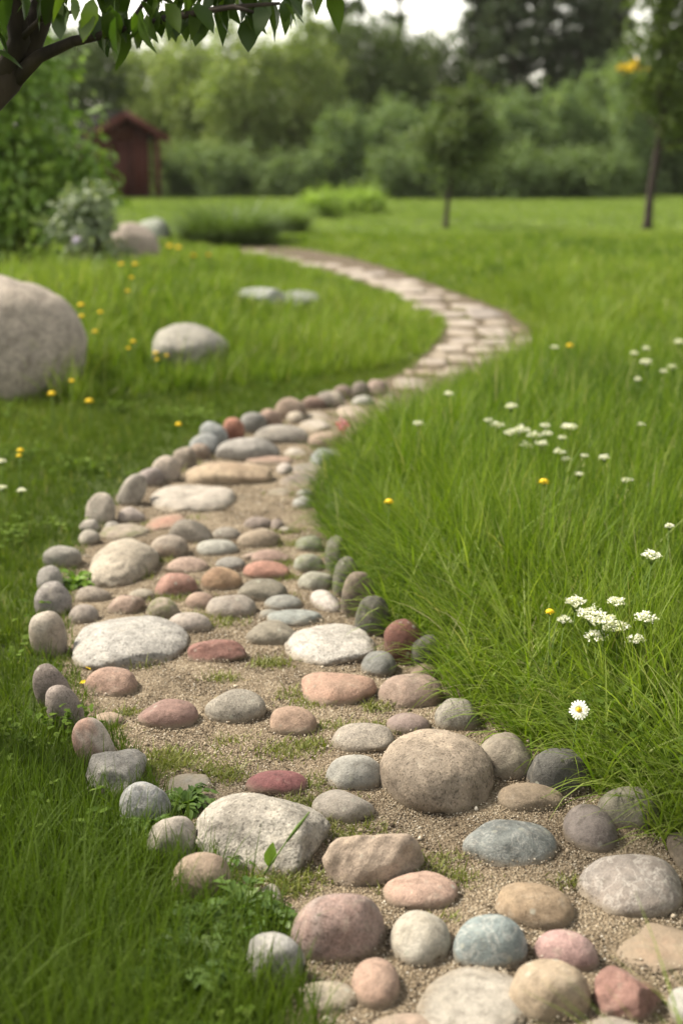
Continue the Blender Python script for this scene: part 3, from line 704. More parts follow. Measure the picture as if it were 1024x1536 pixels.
def grass_zone(y0, y1, dens, nseg, wmul, gs, only=None):
    hw = half_w(y1)*1.06+.45
    n = int(dens*2*hw*(y1-y0)); per = 22
    C = scatter(n//per+1, -hw, hw, y0, y1, rn); ti = np.repeat(np.arange(len(C)), per)
    tuft_h = np.clip(rn.normal(1, .2, len(C)), .55, 1.5); tuft_t = rn.normal(0, .11, len(C)); tuft_a = rn.uniform(0, 6.28, len(C))
    offs = rn.normal(0, .016*wmul**.5+.006, (len(ti), 2)); P = C[ti]+offs
    q0 = rn.random(len(ti)) < .35; P[q0] = scatter(q0.sum(), -hw, hw, y0, y1, rn)
    aout = np.arctan2(offs[:, 1], offs[:, 0]); aout[q0] = rn.uniform(0, 6.28, q0.sum())
    k0 = np.abs(P[:, 0]) < half_w(P[:, 1])*1.06+.45; P, ti, aout = P[k0], ti[k0], aout[k0]
    ins = inside(P, PATH); d = seg_dist(P, PCLOSED)
    dl0, dr0 = seg_dist(P, PL), seg_dist(P, PR)
    keep = ~ins | ((np.minimum(dl0, dr0) < .05) & (rn.random(len(P)) < .75)); P, d, ti, aout = P[keep], d[keep], ti[keep], aout[keep]
    d = np.where(inside(P, PATH), 0, d)
    dr, dl = seg_dist(P, PR), seg_dist(P, PL); right = dr < dl
    x, y = P[:, 0], P[:, 1]
    lm = lump2(x*2.2, y*2.2); lm2 = lump2(x*5+9, y*5); lm3 = lump2(x*.8+4, y*.7)
    h = np.full(len(P), .05); kind = np.zeros(len(P), int)          # 0 short, 1 tall
    # right meadow: tall and dense near the camera, lower further off
    hr = .245*(1-smooth(5.5, 10, y))+.15*smooth(5.5, 10, y)
    hr = hr*(1-smooth(12, 22, y))+.055*smooth(12, 22, y)
    hr = np.where((dr < 1.0) & (y > 9) & (y < 24), np.maximum(hr, .16*(1-smooth(.2, 1.0, dr))), hr)
    hr *= np.where(y > 11, .35+.65*smooth(.0, .6, d), .72+.28*smooth(.0, .18, d))
    h = np.where(right, hr*(1+.25*lm+.15*lm2), h); kind[right] = 1
    # left: mown strip, tall bank, weedy corner
    tl = inside(P, TALL_L) & ~right
    hl = .058+.014*lm
    hl = hl+.085*smooth(3.2, 2.0, y)+.03*smooth(4.2, 3.0, y)
    hb = (.19+.07*lm+.05*lm2)*(1-.45*smooth(13, 20, y))*np.where(y > 11, .3+.7*smooth(0, .6, d), .5+.5*smooth(0, .5, d))
    hl = hl*(.62+.38*smooth(.0, .30, d))
    hl = np.where(tl, hb, hl); kind[tl] = 1
    h = np.where(right, h, np.maximum(hl, .025))
    h = h*rn.uniform(.5, 1.2, len(P))*tuft_h[ti]; h *= np.where(rn.random(len(P)) < .03, 1.35, 1)
    far = y > 22
    h = np.where(far, .05*rn.uniform(.6, 1.4, len(P)), h)
    ok = off_stones(P, .86)
    # thin out the short grass that would be a solid carpet
    P, h, kind, right, d, y, lm, lm3, ti, aout = P[ok], h[ok], kind[ok], right[ok], d[ok], y[ok], lm[ok], lm3[ok], ti[ok], aout[ok]
    z = ground_z(P)
    n = len(P)
    wd = wmul*np.where(kind == 1, .0052, .0030)*rn.uniform(.35, 1.4, n)
    az = aout+rn.normal(0, .5, n); az = np.where(rn.random(n) < .30, tuft_a[ti]+rn.normal(0, .5, n), az)
    # at the right rim the blades hang over the edging towards the path
    e = right & (d < .22) & (y < 7.5); az = np.where(e & (rn.random(n) < .5), math.pi*1.08+rn.normal(0, .8, n), az)
    lean = np.abs(rn.normal(.10, .14, n))+np.where(e, .18, 0); curve = np.abs(rn.normal(.45, .35, n))+np.where(e, .35, 0)
    curve = np.where(h > .15, curve*1.15, curve); bent = rn.random(n) < .08; curve = np.where(bent, rn.uniform(1.3, 2.4, n), curve)
    tn = np.clip(.46+.26*lm3+.20*lm+tuft_t[ti]+rn.normal(0, .17, n), 0, .93); dry = rn.random(n) < .03; tn[dry] = rn.uniform(.94, 1, dry.sum())
    tn = np.where((kind == 0) & (y < 3.4), np.minimum(tn, .93)*(.55+.45*smooth(2.2, 3.4, y)), tn)  # nearest lawn blades tinted darker, the corner's shade put into their colour
    tn = np.where(tn < .93, np.minimum(.93, tn+.13*smooth(7, 12, y)), tn)
    PP = np.column_stack([P, z-.004])
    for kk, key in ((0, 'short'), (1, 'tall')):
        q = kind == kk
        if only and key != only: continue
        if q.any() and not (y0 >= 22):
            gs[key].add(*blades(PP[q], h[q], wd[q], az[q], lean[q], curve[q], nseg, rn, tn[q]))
        elif q.any():
            gs['far'].add(*blades(PP[q], h[q], wd[q], az[q], lean[q], curve[q], nseg, rn, tn[q]))
gs = {k: Grass() for k in ('short', 'tall', 'far')}
grass_zone(1.35, 3.2, 12000, 5, 1.0, gs)
grass_zone(3.2, 5.2, 10500, 5, 1.0, gs)
grass_zone(5.2, 9.0, 5200, 4, 1.3, gs)
grass_zone(9.0, 14.0, 2800, 3, 2.1, gs)
grass_zone(14.0, 22.0, 1100, 2, 3.6, gs)
grass_zone(22.0, 42.0, 330, 2, 8.0, gs)
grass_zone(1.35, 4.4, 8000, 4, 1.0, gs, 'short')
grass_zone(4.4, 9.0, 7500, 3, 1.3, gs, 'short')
Lq = np.cumsum(np.r_[0, np.hypot(*np.diff(PR, axis=0).T)]); nt_ = 95; tq = rn.uniform(Lq[-1]*.42, Lq[-1], nt_)
q = np.column_stack([np.interp(tq, Lq, PR[:, 0]), np.interp(tq, Lq, PR[:, 1])])+np.column_stack([rn.uniform(.05, .42, nt_), rn.normal(.05, .06, nt_)])
q = q[off_stones(q, .9) & ~inside(q, PATH)]
for c0 in q:                                  # upright bright tufts along the right rim
    k = int(rn.integers(35, 80)); of = rn.normal(0, .022, (k, 2)); P0 = c0+of
    gs['tall'].add(*blades(np.column_stack([P0, ground_z(P0)]), rn.uniform(.6, 1.15, k)*rn.uniform(.20, .33), rn.uniform(.003, .0075, k), np.arctan2(of[:, 1], of[:, 0])+rn.normal(0, .4, k), np.abs(of).sum(1)*5+rn.uniform(0, .12, k), rn.uniform(.15, .9, k), 6, rn, np.clip(rn.normal(.62, .12)+rn.normal(0, .12, k), 0, .92)))
Lr = np.cumsum(np.r_[0, np.hypot(*np.diff(PR, axis=0).T)])
kq = 420; tq = rn.uniform(Lr[-1]*.35, Lr[-1], kq)
q = np.column_stack([np.interp(tq, Lr, PR[:, 0]), np.interp(tq, Lr, PR[:, 1])])+np.abs(rn.normal(0, .12, (kq, 1)))*[1, .25]+[.04, 0]
q = q[off_stones(q, .8) & (q[:, 1] > 1.5)]; kq = len(q)
gs['tall'].add(*blades(np.column_stack([q, ground_z(q)]), rn.uniform(.14, .34, kq), rn.uniform(.0015, .0038, kq), math.pi*1.08+rn.normal(0, .5, kq), np.abs(rn.normal(.25, .2, kq)), rn.uniform(.7, 1.9, kq), 7, rn, np.where(rn.random(kq) < .25, rn.uniform(.92, 1, kq), rn.uniform(.5, .9, kq))))
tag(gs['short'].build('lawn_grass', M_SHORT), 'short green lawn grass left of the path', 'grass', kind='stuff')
tag(gs['tall'].build('meadow_grass', M_TALL), 'tall lush meadow grass right of the path and on the left bank', 'grass', kind='stuff')
tag(gs['far'].build('distant_lawn_grass', M_FAR), 'short yellow green grass of the distant lawn', 'grass', kind='stuff')

# dry bits of grass, stalks and leaf flecks dropped on the sand
rl = np.random.default_rng(91); q = scatter(5200, -1.3, 1.9, 1.75, 7.5, rl); q = q[inside(q, PATH)]; nl = len(q)
edge_ = np.exp(-np.minimum(seg_dist(q, PR), seg_dist(q, PL))/.10); q = q[rl.random(nl) < .22+.78*edge_]; nl = len(q)
on_ = ~off_stones(q, .97)
q = q[~on_]; nl = len(q)
lt = Grass(); lt.add(*blades(np.column_stack([q, np.full(nl, .012)]), rl.uniform(.008, .045, nl)*np.where(rl.random(nl) < .2, 1.6, 1), rl.uniform(.0008, .0026, nl), rl.uniform(0, 6.28, nl), rl.normal(1.5, .12, nl), rl.normal(.1, .25, nl), 3, rl, rl.random(nl)))
tag(lt.build('plant_litter', leaf_mat('dry_bits', [(0, (.05, .032, .018)), (.4, (.16, .115, .06)), (.75, (.32, .26, .14)), (1, (.42, .38, .25))], .1, .8, .1)), 'dry grass bits and leaf flecks lying on the sand', 'litter', kind='stuff')

# moss and tiny grass between the stones
MOSS = [(560,1095,.05),(335,1022,.05),(430,1130,.08),(470,1120,.05),(350,1115,.05),(270,1150,.10),(300,1165,.09),(330,1170,.06),(250,1140,.07),
 (230,1160,.07),(480,1180,.06),(470,1215,.09),(510,1255,.09),(460,1230,.06),(420,1330,.06),(440,1340,.05),(470,1320,.06),(690,1325,.05),(655,1295,.05),(668,1385,.03),
 (640,1320,.06),(330,940,.06),(340,930,.05),(220,940,.06),(260,900,.08),(300,930,.06),(280,880,.05),(290,855,.05),(320,820,.05),(430,870,.06),(435,850,.06),(420,900,.05),
 (440,820,.06),(430,800,.06),(210,1000,.05),(120,990,.06),(165,1098,.05),(190,1075,.04),(400,1000,.05),(420,1000,.05),(465,1060,.06),(440,1045,.05),(505,1095,.05),
 (560,1065,.05),(600,1100,.04),(200,870,.06),(240,845,.05),(190,800,.06),(230,790,.05),(300,780,.05),(430,745,.08),(450,720,.07),(415,740,.05),(395,690,.06),(330,690,.05),(440,690,.06),
 (290,700,.07),(265,710,.06),(360,655,.06),(420,640,.06),(480,640,.06),(500,625,.06),(440,610,.06),(540,600,.06),(610,590,.1),(640,565,.12),(690,560,.12),(720,560,.12),(700,500,.1),(700,478,.12),(690,466,.1),(740,508,.1),(650,450,.12),(600,432,.12),
 (855,1330,.04),(590,1340,.04),(350,1300,.05),(380,1320,.06),(345,1290,.05)]
ms = Grass(); rm = np.random.default_rng(9)
for px_, py_, r in MOSS:
    c0 = at_flat(px_, py_); n = int((5200 if py_ > 780 else 1600)*r*r*math.pi*4)
    q = rm.normal(0, r*.5, (n, 2))*np.array([1, .7])+c0[:2]
    q = q[off_stones(q, .9)]
    if not len(q): continue
    n = len(q); y_ = q[:, 1]
    h = rm.uniform(.008, .024, n)*np.where(rm.random(n) < .12, 1.9, 1)
    ms.add(*blades(np.column_stack([q, np.full(n, .004)]), h, (.0022+.0003*y_)*rm.uniform(.6, 1.3, n), rm.uniform(0, 6.28, n), np.abs(rm.normal(.45, .3, n)), rm.uniform(.2, .9, n), 3, rm, rm.uniform(.25, .95, n)))
tag(ms.build('moss', leaf_mat('moss_blades', [(0, (.07, .095, .014)), (.5, (.14, .165, .03)), (1, (.22, .22, .07))], .3)), 'moss and tiny grass growing between the cobbles', 'moss', kind='stuff')

# ------------------------------------------------------------------ leaf builders
def ovate(n_side=3, fold=.18, droop=.25):
    """one leaf along +X, length 1"""
    prof = [(0, .0), (.22, .20), (.48, .27), (.75, .17), (1.0, .0)]
    V = []; 
    for tt, wv in prof:
        z = -droop*tt*tt
        V += [(tt, -wv, z+fold*wv), (tt, 0, z), (tt, wv, z+fold*wv)]
    Fq = []
    for i in range(len(prof)-1):
        a = i*3; Fq += [(a, a+1, a+4, a+3), (a+1, a+2, a+5, a+4)]
    return np.array(V), np.array(Fq)
LEAF = ovate()
RHOMB = (np.array([(0, 0, 0), (.45, -.27, .06), (1, 0, -.12), (.45, .27, .06)]), np.array([(0, 1, 2, 3)]))
def leaves(shape, P, size, az, el, roll, tint):
    LV, LF = shape; n = len(P)
    d = np.column_stack([np.cos(az)*np.cos(el), np.sin(az)*np.cos(el), np.sin(el)])
    s0 = np.column_stack([-np.sin(az), np.cos(az), np.zeros(n)]); u0 = np.cross(d, s0)
    s = s0*np.cos(roll)[:, None]+u0*np.sin(roll)[:, None]; u = np.cross(d, s)
    V = (P[:, None]+size[:, None, None]*(LV[None, :, 0:1]*d[:, None]+LV[None, :, 1:2]*s[:, None]+LV[None, :, 2:3]*u[:, None])).reshape(-1, 3)
    Fc = (np.arange(n)[:, None, None]*len(LV)+LF[None]).reshape(-1, LF.shape[1])
    return V, Fc, np.repeat(tint, len(LV))
def cloud_points(lobes, n, rng, shell=.55):
    """lobes: (x,y,z,rx,ry,rz); points sit mostly in the outer half of each lobe, in clumps"""
    L = np.array(lobes); wgt = (L[:, 3]*L[:, 4]*L[:, 5])**.67; wgt /= wgt.sum()
    nc = max(30, n//14)
    k = rng.choice(len(L), nc, p=wgt)
    v = rng.normal(size=(nc, 3)); v /= np.linalg.norm(v, axis=1)[:, None]
    r = (shell+(1-shell)*rng.random(nc))*rng.uniform(.75, 1.12, nc)
    C = L[k, :3]+v*r[:, None]*L[k, 3:6]
    ct = rng.normal(0, .15, nc)
    j = rng.integers(0, nc, n); csz = L[k, 3:6].mean(1)*.20
    P = C[j]+rng.normal(0, 1, (n, 3))*csz[j][:, None]
    return P, np.clip(.5+ct[j]+rng.normal(0, .13, n), 0, 1), v[j]
def crown_mesh(name, lobes, n, size, m, parent, rng, shape=RHOMB, droop=0.0, shell=.55):
    P, tn, out = cloud_points(lobes, n, rng, shell)
    az = np.arctan2(out[:, 1], out[:, 0])+rng.normal(0, .9, n); el = rng.normal(-.15-droop, .55, n)
    V, Fc, tt = leaves(shape, P, size*rng.uniform(.6, 1.35, n), az, el, rng.normal(0, .7, n), tn)
    return np_mesh(name, V, Fc, 4, m, parent, tt)
def rand_lobes(h, wdt, rng, base=.25, n=14, top=.35):
    out = []
    for i in range(n):
        f = (i+.5)/n; z = h*(base+(1-base)*f*.92)
        prof = math.sin(math.pi*min(1, .18+.82*(1-abs(2*f-.75)*.62)))**.6 if f < .6 else (1-(f-.6)/.4*(1-top))
        rr = wdt/2*max(.25, prof)*.62; a = rng.uniform(0, 6.28)
        lr = wdt*rng.uniform(.10, .23)
        out.append((rr*math.cos(a), rr*math.sin(a), z-lr*.3, lr, lr, lr*rng.uniform(.8, 1.7)))
    return out
def trunk_mb(h, r, rng, lean=.05, nb=6, spread=.3):
    mb = MB(); a = rng.uniform(0, 6.28); k = 7
    pts = [(lean*h*(i/k)**1.4*math.cos(a)+rng.normal(0, .01)*h*(i > 0), lean*h*(i/k)**1.4*math.sin(a), -.05+h*i/k) for i in range(k+1)]
    mb.tube(pts, [r*(1-.8*i/k)*(1.6 if i == 0 else 1) for i in range(k+1)], 8)
    for i in range(nb):
        f = rng.uniform(.35, .9); p = np.array(pts[int(f*k)]); q = rng.uniform(0, 6.28); L = spread*h*(1.1-f)
        e = p+np.array([math.cos(q)*L, math.sin(q)*L, L*.8]); md = (p+e)/2+np.array([0, 0, -.08*L])
        mb.tube([p, md, e], [r*(1-.8*f)*.7, r*.3, r*.1], 6)
    return mb

def copy_thing(src, loc, rz, scale, label, group=None):
    c = src.copy(); COL.objects.link(c); c.location = loc; c.rotation_euler = (0, 0, rz); c.scale = scale
    c['label'] = label
    if group: c['group'] = group
    for ch in src.children:
        d = ch.copy(); COL.objects.link(d); d.parent = c
    return c

# ------------------------------------------------------------------ clover and seeding stems in the grass
cv = MB(); rc = np.random.default_rng(61)
for side, n_p, zone in ((-1, 40, (1.7, 8)), (1, 40, (2.2, 7))):
    k = 0
    while k < n_p:
        y0 = rc.uniform(*zone); x0 = rc.uniform(-1, 1)*(half_w(y0)+.2); c0 = np.array([[x0, y0]])
        r_side = seg_dist(c0, PR)[0] < seg_dist(c0, PL)[0]
        if inside(c0, PATH)[0] or r_side != (side > 0): continue
        k += 1; m_ = rc.integers(18, 70); sp_ = rc.uniform(.03, .12)
        q = rc.normal(0, sp_, (m_, 2))+c0; q = q[~inside(q, PATH)]; q = q[off_stones(q, .95)]
        if not len(q): continue
        m_ = len(q); hh = rc.uniform(.02, .075, m_)*(1.9 if side > 0 else 1.0)
        for j_ in range(3):
            cv.add(*leaves((ovate()[0]*[1, 1.5, 1], ovate()[1]), np.column_stack([q, ground_z(q)+hh]), rc.uniform(.010, .021, m_), rc.uniform(0, 6.28)+j_*2.1+rc.normal(0, .2, m_), rc.normal(.1, .3, m_), rc.normal(0, .3, m_), np.clip(rc.normal(.5, .25)+rc.normal(0, .12, m_), 0, 1)))
tag(cv.build('clover', leaf_mat('clover_leaves', [(0, (.045, .082, .010)), (.5, (.085, .14, .018)), (1, (.14, .2, .04))], .4, .75, .1), None, True), 'clover and small broad leaves scattered through the grass', 'clover', kind='stuff')
sg = Grass(); ng = 900
q = np.column_stack([rc.uniform(-2.2, 2.6, ng), 2.0+9*rc.random(ng)**1.3]); q = q[(~inside(q, PATH)) & (seg_dist(q, PCLOSED) > .08)]
q = q[(seg_dist(q, PR) < seg_dist(q, PL)) | (inside(q, TALL_L))]; q = q[off_stones(q, 1.0)]; ng = len(q)
hh = rc.uniform(.22, .40, ng); aa = rc.uniform(0, 6.28, ng); ln = np.abs(rc.normal(.08, .1, ng)); cu = np.abs(rc.normal(.4, .25, ng))
sg.add(*blades(np.column_stack([q, ground_z(q)]), hh, rc.uniform(.0012, .002, ng)*(1+.12*q[:, 1]), aa, ln, cu, 6, rc, rc.uniform(.2, .9, ng)))
kk = 9
for j_ in range(kk):
    f = 1-.022*j_; 
    tip = np.column_stack([q, ground_z(q)]); 
    for i_ in range(6):
        st2 = hh*f/6; an = ln+cu*(i_+1)/6; tip = tip+np.column_stack([np.cos(aa)*np.sin(an)*st2, np.sin(aa)*np.sin(an)*st2, np.cos(an)*st2])
    sg.add(*blades(tip, rc.uniform(.008, .016, ng), rc.uniform(.0015, .003, ng), rc.uniform(0, 6.28, ng), rc.uniform(.3, .9, ng), rc.uniform(.2, .8, ng), 2, rc, rc.uniform(.3, 1, ng)))
tag(sg.build('seeding_grass', leaf_mat('seed_stems', [(0, (.10, .14, .03)), (.5, (.20, .22, .07)), (1, (.34, .32, .16))], .3, .7, .1)), 'fine pale seeding grass stems standing in the meadow', 'grass', kind='stuff')

# foliage colours
M_WILLOW = leaf_mat('willow_leaves', [(0, (0.120, 0.168, 0.059)), (.5, (0.203, 0.264, 0.100)), (1, (0.350, 0.393, 0.181))], .35, .75, .12)
M_DARK = leaf_mat('dark_leaves', [(0, (0.040, 0.061, 0.025)), (.5, (0.075, 0.107, 0.044)), (1, (0.127, 0.167, 0.066))], .3, .75, .12)
M_SPRUCE = leaf_mat('spruce_needles', [(0, (0.020, 0.035, 0.016)), (.5, (0.039, 0.058, 0.028)), (1, (0.069, 0.089, 0.041))], .2, .75, .12)
M_SHRUB = leaf_mat('shrub_leaves', [(0, (0.072, 0.118, 0.054)), (.5, (0.139, 0.200, 0.094)), (1, (0.240, 0.306, 0.148))], .35, .75, .12)
M_HEDGE = leaf_mat('grey_green_leaves', [(0, (0.077, 0.117, 0.053)), (.5, (0.129, 0.184, 0.080)), (1, (0.198, 0.259, 0.121))], .3, .75, .12)
M_LIME = leaf_mat('lime_leaves', [(0, (0.120, 0.195, 0.034)), (.5, (0.240, 0.352, 0.056)), (1, (0.375, 0.495, 0.094))], .35)
M_BUSH = leaf_mat('bush_leaves', [(0, (0.067, 0.136, 0.019)), (.5, (0.161, 0.269, 0.040)), (1, (0.301, 0.413, 0.089))], .35, .38, .5)
M_PALE = leaf_mat('silver_leaves', [(0, (0.081, 0.116, 0.057)), (.5, (0.186, 0.232, 0.140)), (1, (0.441, 0.489, 0.384))], .3)
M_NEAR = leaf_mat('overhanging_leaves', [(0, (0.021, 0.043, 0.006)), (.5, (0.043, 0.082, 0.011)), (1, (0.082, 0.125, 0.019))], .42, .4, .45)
M_YELLOW = leaf_mat('yellow_petals', [(0, (.66, .42, .008)), (.5, (.76, .53, .012)), (1, (.82, .62, .03))], .25, .6)
M_WHITE = leaf_mat('white_petals', [(0, (.62, .62, .55)), (.5, (.76, .75, .70)), (1, (.84, .83, .80))], .25, .6)
M_PINK = leaf_mat('pink_petals', [(0, (.45, .06, .16)), (.5, (.60, .12, .25)), (1, (.72, .3, .4))], .25, .6)
M_PURPLE = leaf_mat('lilac_petals', [(0, (.30, .25, .5)), (.5, (.45, .4, .65)), (1, (.6, .55, .75))], .25, .6)

# ------------------------------------------------------------------ far trees and shrubs
rt = np.random.default_rng(1234)
def tree_proto(name, cat, h, wdt, n, lsize, m, shell=.5, base=.2, nl=16, top=.35, droop=.0, trunk_r=.09):
    o = empty(name, (0, 0, 0)); o['category'] = cat
    trunk_mb(h*.85, trunk_r, rt).build('trunk', M_BARK, o, True)
    crown_mesh('crown', rand_lobes(h, wdt, rt, base, nl, top), n, lsize, m, o, rt, shell=shell, droop=droop)
    return o
def conifer_proto(h, wdt, n, sparse=0.0):
    o = empty('conifer_tree', (0, 0, 0)); o['category'] = 'tree'
    mb = MB(); mb.tube([(0, 0, -.05), (.03, 0, h*.5), (0, .02, h)], [.16, .09, .015], 8); mb.build('trunk', M_BARK, o, True)
    P, A, E, T_ = [], [], [], []
    nb = int(n/42)
    for i in range(nb):
        f = rt.random()**1.25; z = h*(.10+.90*f); L = wdt/2*(1-f)**.8*rt.uniform(.55, 1.15)+.12
        a = rt.uniform(0, 6.28); tb = rt.normal(.5, .16)
        k = 42; s = rt.random(k)**.7; 
        x = L*s*math.cos(a)+rt.normal(0, .10, k)*(1+.3*L); y = L*s*math.sin(a)+rt.normal(0, .10, k)*(1+.3*L)
        zz = z-.22*L*s+.12*L*s*s*2+rt.normal(0, .07, k)
        P.append(np.column_stack([x, y, zz])); A.append(a+rt.normal(0, .7, k)); E.append(rt.normal(-.3, .45, k)); T_.append(np.clip(tb+rt.normal(0, .12, k), 0, 1))
    P = np.concatenate(P); n = len(P)
    V, Fc, tt = leaves(RHOMB, P, .26*rt.uniform(.6, 1.3, n), np.concatenate(A), np.concatenate(E), rt.normal(0, .6, n), np.concatenate(T_))
    np_mesh('crown', V, Fc, 4, M_SPRUCE, o, tt)
    return o
def pine_proto(h):
    o = empty('pine_tree', (0, 0, 0)); o['category'] = 'tree'
    mb = MB(); pts = [(.12*math.sin(i*.9), .1*math.cos(i*1.3), -.05+h*i/9) for i in range(10)]
    mb.tube(pts, [.20*(1-.085*i) for i in range(10)], 8)
    lob = []
    for i in range(15):
        f = rt.uniform(.4, 1.0); a = rt.uniform(0, 6.28); L = rt.uniform(.3, 1.0)*(1.25-f*.8)
        p = np.array(pts[min(9, int(f*9))]); e = p+np.array([L*math.cos(a), L*math.sin(a), .2*L])
        mb.tube([p, (p+e)/2+np.array([0, 0, -.04]), e], [.04, .025, .012], 5)
        lob.append((*e, .27, .27, .25)); lob.append((*(p*.45+e*.55+np.array([0, 0, rt.normal(0, .15)])), .2, .2, .2))
    lob.append((pts[-1][0], pts[-1][1], h, .3, .3, .35)); lob += [(q_[0], q_[1], q_[2], .26, .26, .45) for q_ in pts[4:9]]
    mb.build('trunk', M_BARK, o, True)
    crown_mesh('crown', lob, 2800, .16, M_SPRUCE, o, rt, shell=.2)
    return o
protos = {}
def place(kind, px_, d, hs, ws, label, group, rz=None):
    x = at_dist(px_, d); z = float(ground_z(np.array([x, d]))[0])
    if kind not in protos:
        protos[kind] = {'willow': lambda: tree_proto('leafy_tree', 'tree', 5.0, 4.0, 11500, .16, M_WILLOW, .4, .04, 34),
          'dark': lambda: tree_proto('leafy_tree', 'tree', 5.5, 4.4, 11000, .18, M_DARK, .4, .03, 34),
          'shrub': lambda: tree_proto('shrub', 'shrub', 3.2, 3.2, 8500, .14, M_SHRUB, .4, .02, 30, .45, trunk_r=.05),
          'hedge': lambda: tree_proto('shrub', 'shrub', 1.6, 2.6, 6000, .12, M_HEDGE, .4, .02, 24, .6, trunk_r=.04),
          'spruce': lambda: conifer_proto(10.0, 4.3, 9500),
          'pine': lambda: pine_proto(9.0)}[kind]()
        o = protos[kind]; o.location = (x, d, z); o.scale = (ws, ws, hs); o['label'] = label; o['group'] = group
        o.rotation_euler = (0, 0, rz if rz is not None else rt.uniform(0, 6.28))
        return o
    return copy_thing(protos[kind], (x, d, z), rz if rz is not None else rt.uniform(0, 6.28), (ws, ws, hs), label, group)
G1, G2, G3, G4 = 'leafy trees behind the lawn', 'dark conifers behind the lawn', 'shrubs along the far lawn edge', 'thin pines against the sky'
for a in [
 ('willow',300,46,1.05,.9,'light green leafy tree right behind the red shed',G1),
 ('willow',372,44,1.04,.95,'light green leafy tree above the dark grass mound',G1),
 ('willow',448,45,1.08,.9,'light green leafy tree left of the dark gap in the trees',G1),
 ('willow',238,49,1.08,.9,'light green leafy tree peeping over the shed roof',G1),
 ('willow',410,50,.98,1.0,'taller light green tree standing behind the front light green ones',G1),
 ('willow',335,52,.92,1.0,'yellowish leafy tree in the second rank right of the shed',G1),
 ('dark',165,54,.98,1.0,'dark leafy tree just left behind the shed',G1),
 ('dark',138,46,.92,.9,'dark leafy tree between the left bush and the shed roof',G1),
 ('dark',80,52,1.0,1.0,'dark leafy tree hidden behind the tall left bush',G1),
 ('dark',0,52,1.1,1.0,'dark leafy tree at the far left edge behind the bush',G1),
 ('dark',-90,50,1.1,1.0,'dark leafy tree just beyond the left picture edge',G1),
 ('dark',530,50,1.06,.9,'dark leafy tree right of the light green group',G1),
 ('dark',590,52,1.04,.9,'dark leafy tree under the thin bare pine',G1),
 ('dark',650,54,1.02,.9,'dark leafy tree behind the lollipop sapling',G1),
 ('dark',490,56,1.06,.9,'dark leafy tree deep behind the lime bushes',G1),
 ('dark',255,60,.95,1.1,'deep dark tree filling the gap over the shed',G1),
 ('dark',620,62,.95,1.1,'deep dark tree far behind the sapling',G1),
 ('spruce',708,60,.92,.62,'loose topped conifer, leftmost of the tall dark group',G2),
 ('spruce',765,57,1.0,1.0,'broad dark conifer left of the middle of the tall group',G2),
 ('spruce',815,62,1.2,.9,'tallest dark conifer in the middle of the group',G2),
 ('spruce',862,57,.92,.85,'dark conifer right of the tallest one',G2),
 ('spruce',915,60,.82,.8,'dark conifer above the yellow blossoms',G2),
 ('spruce',740,68,1.1,1.0,'dark conifer standing deep between the left two',G2),
 ('spruce',890,69,1.1,1.0,'dark conifer standing deep between the right two',G2),
 ('spruce',985,60,.72,.75,'dark conifer behind the right trunk',G2),
 ('spruce',1060,58,1.0,1.0,'dark conifer just beyond the right picture edge',G2),
 ('pine',512,56,1.05,1.0,'thin sparse pine left of the bright sky gap',G4),
 ('pine',594,55,.98,.8,'thin crooked pine alone in the bright sky gap',G4),
 ('pine',538,62,1.0,.8,'faint sparse pine right beside the left thin one',G4),
 ('pine',470,63,.9,.8,'faint sparse pine above the light green trees',G4),
 ('shrub',585,42,.9,.8,'mid green shrub left of the lollipop sapling',G3),
 ('shrub',640,43,.82,.8,'mid green shrub directly behind the lollipop sapling',G3),
 ('shrub',745,43,.95,.8,'mid green shrub right of the lollipop sapling',G3),
 ('shrub',795,44,1.0,.85,'bright topped shrub in the middle of the right hedge line',G3),
 ('shrub',848,43,1.02,.85,'shrub below the dark conifers, right of the bright topped one',G3),
 ('shrub',900,45,1.25,.9,'tall shrub with yellow blossoms rising behind it',G3),
 ('shrub',950,43,1.3,.9,'tall shrub just left of the right trunk',G3),
 ('shrub',1010,44,1.25,.9,'tall shrub at the right picture edge',G3),
 ('shrub',1085,43,1.2,.9,'shrub just beyond the right picture edge',G3),
 ('shrub',515,41,.8,.8,'dim shrub behind the lime green bushes',G3),
 ('hedge',600,39.5,.85,.9,'low grey green shrub left of the sapling trunk',G3),
 ('hedge',648,40,.9,.9,'low grey green shrub just behind the sapling trunk',G3),
 ('hedge',715,40,.8,.9,'low grey green shrub right of the sapling trunk',G3),
 ('hedge',775,39.5,.9,.9,'low grey green shrub below the bright topped one',G3),
 ('hedge',838,40,.8,.9,'low grey green shrub in the right half of the hedge line',G3),
 ('hedge',900,39.5,.85,.9,'low grey green shrub below the yellow blossoms',G3),
 ('hedge',440,40.5,.8,.9,'low dim shrub behind the left lime bush',G3),
 ('hedge',340,41,.9,1.0,'low dim shrub behind the dark grass mound',G3),
 ('hedge',280,42,.9,1.0,'low dim shrub right of the red shed',G3),
]: place(*a)

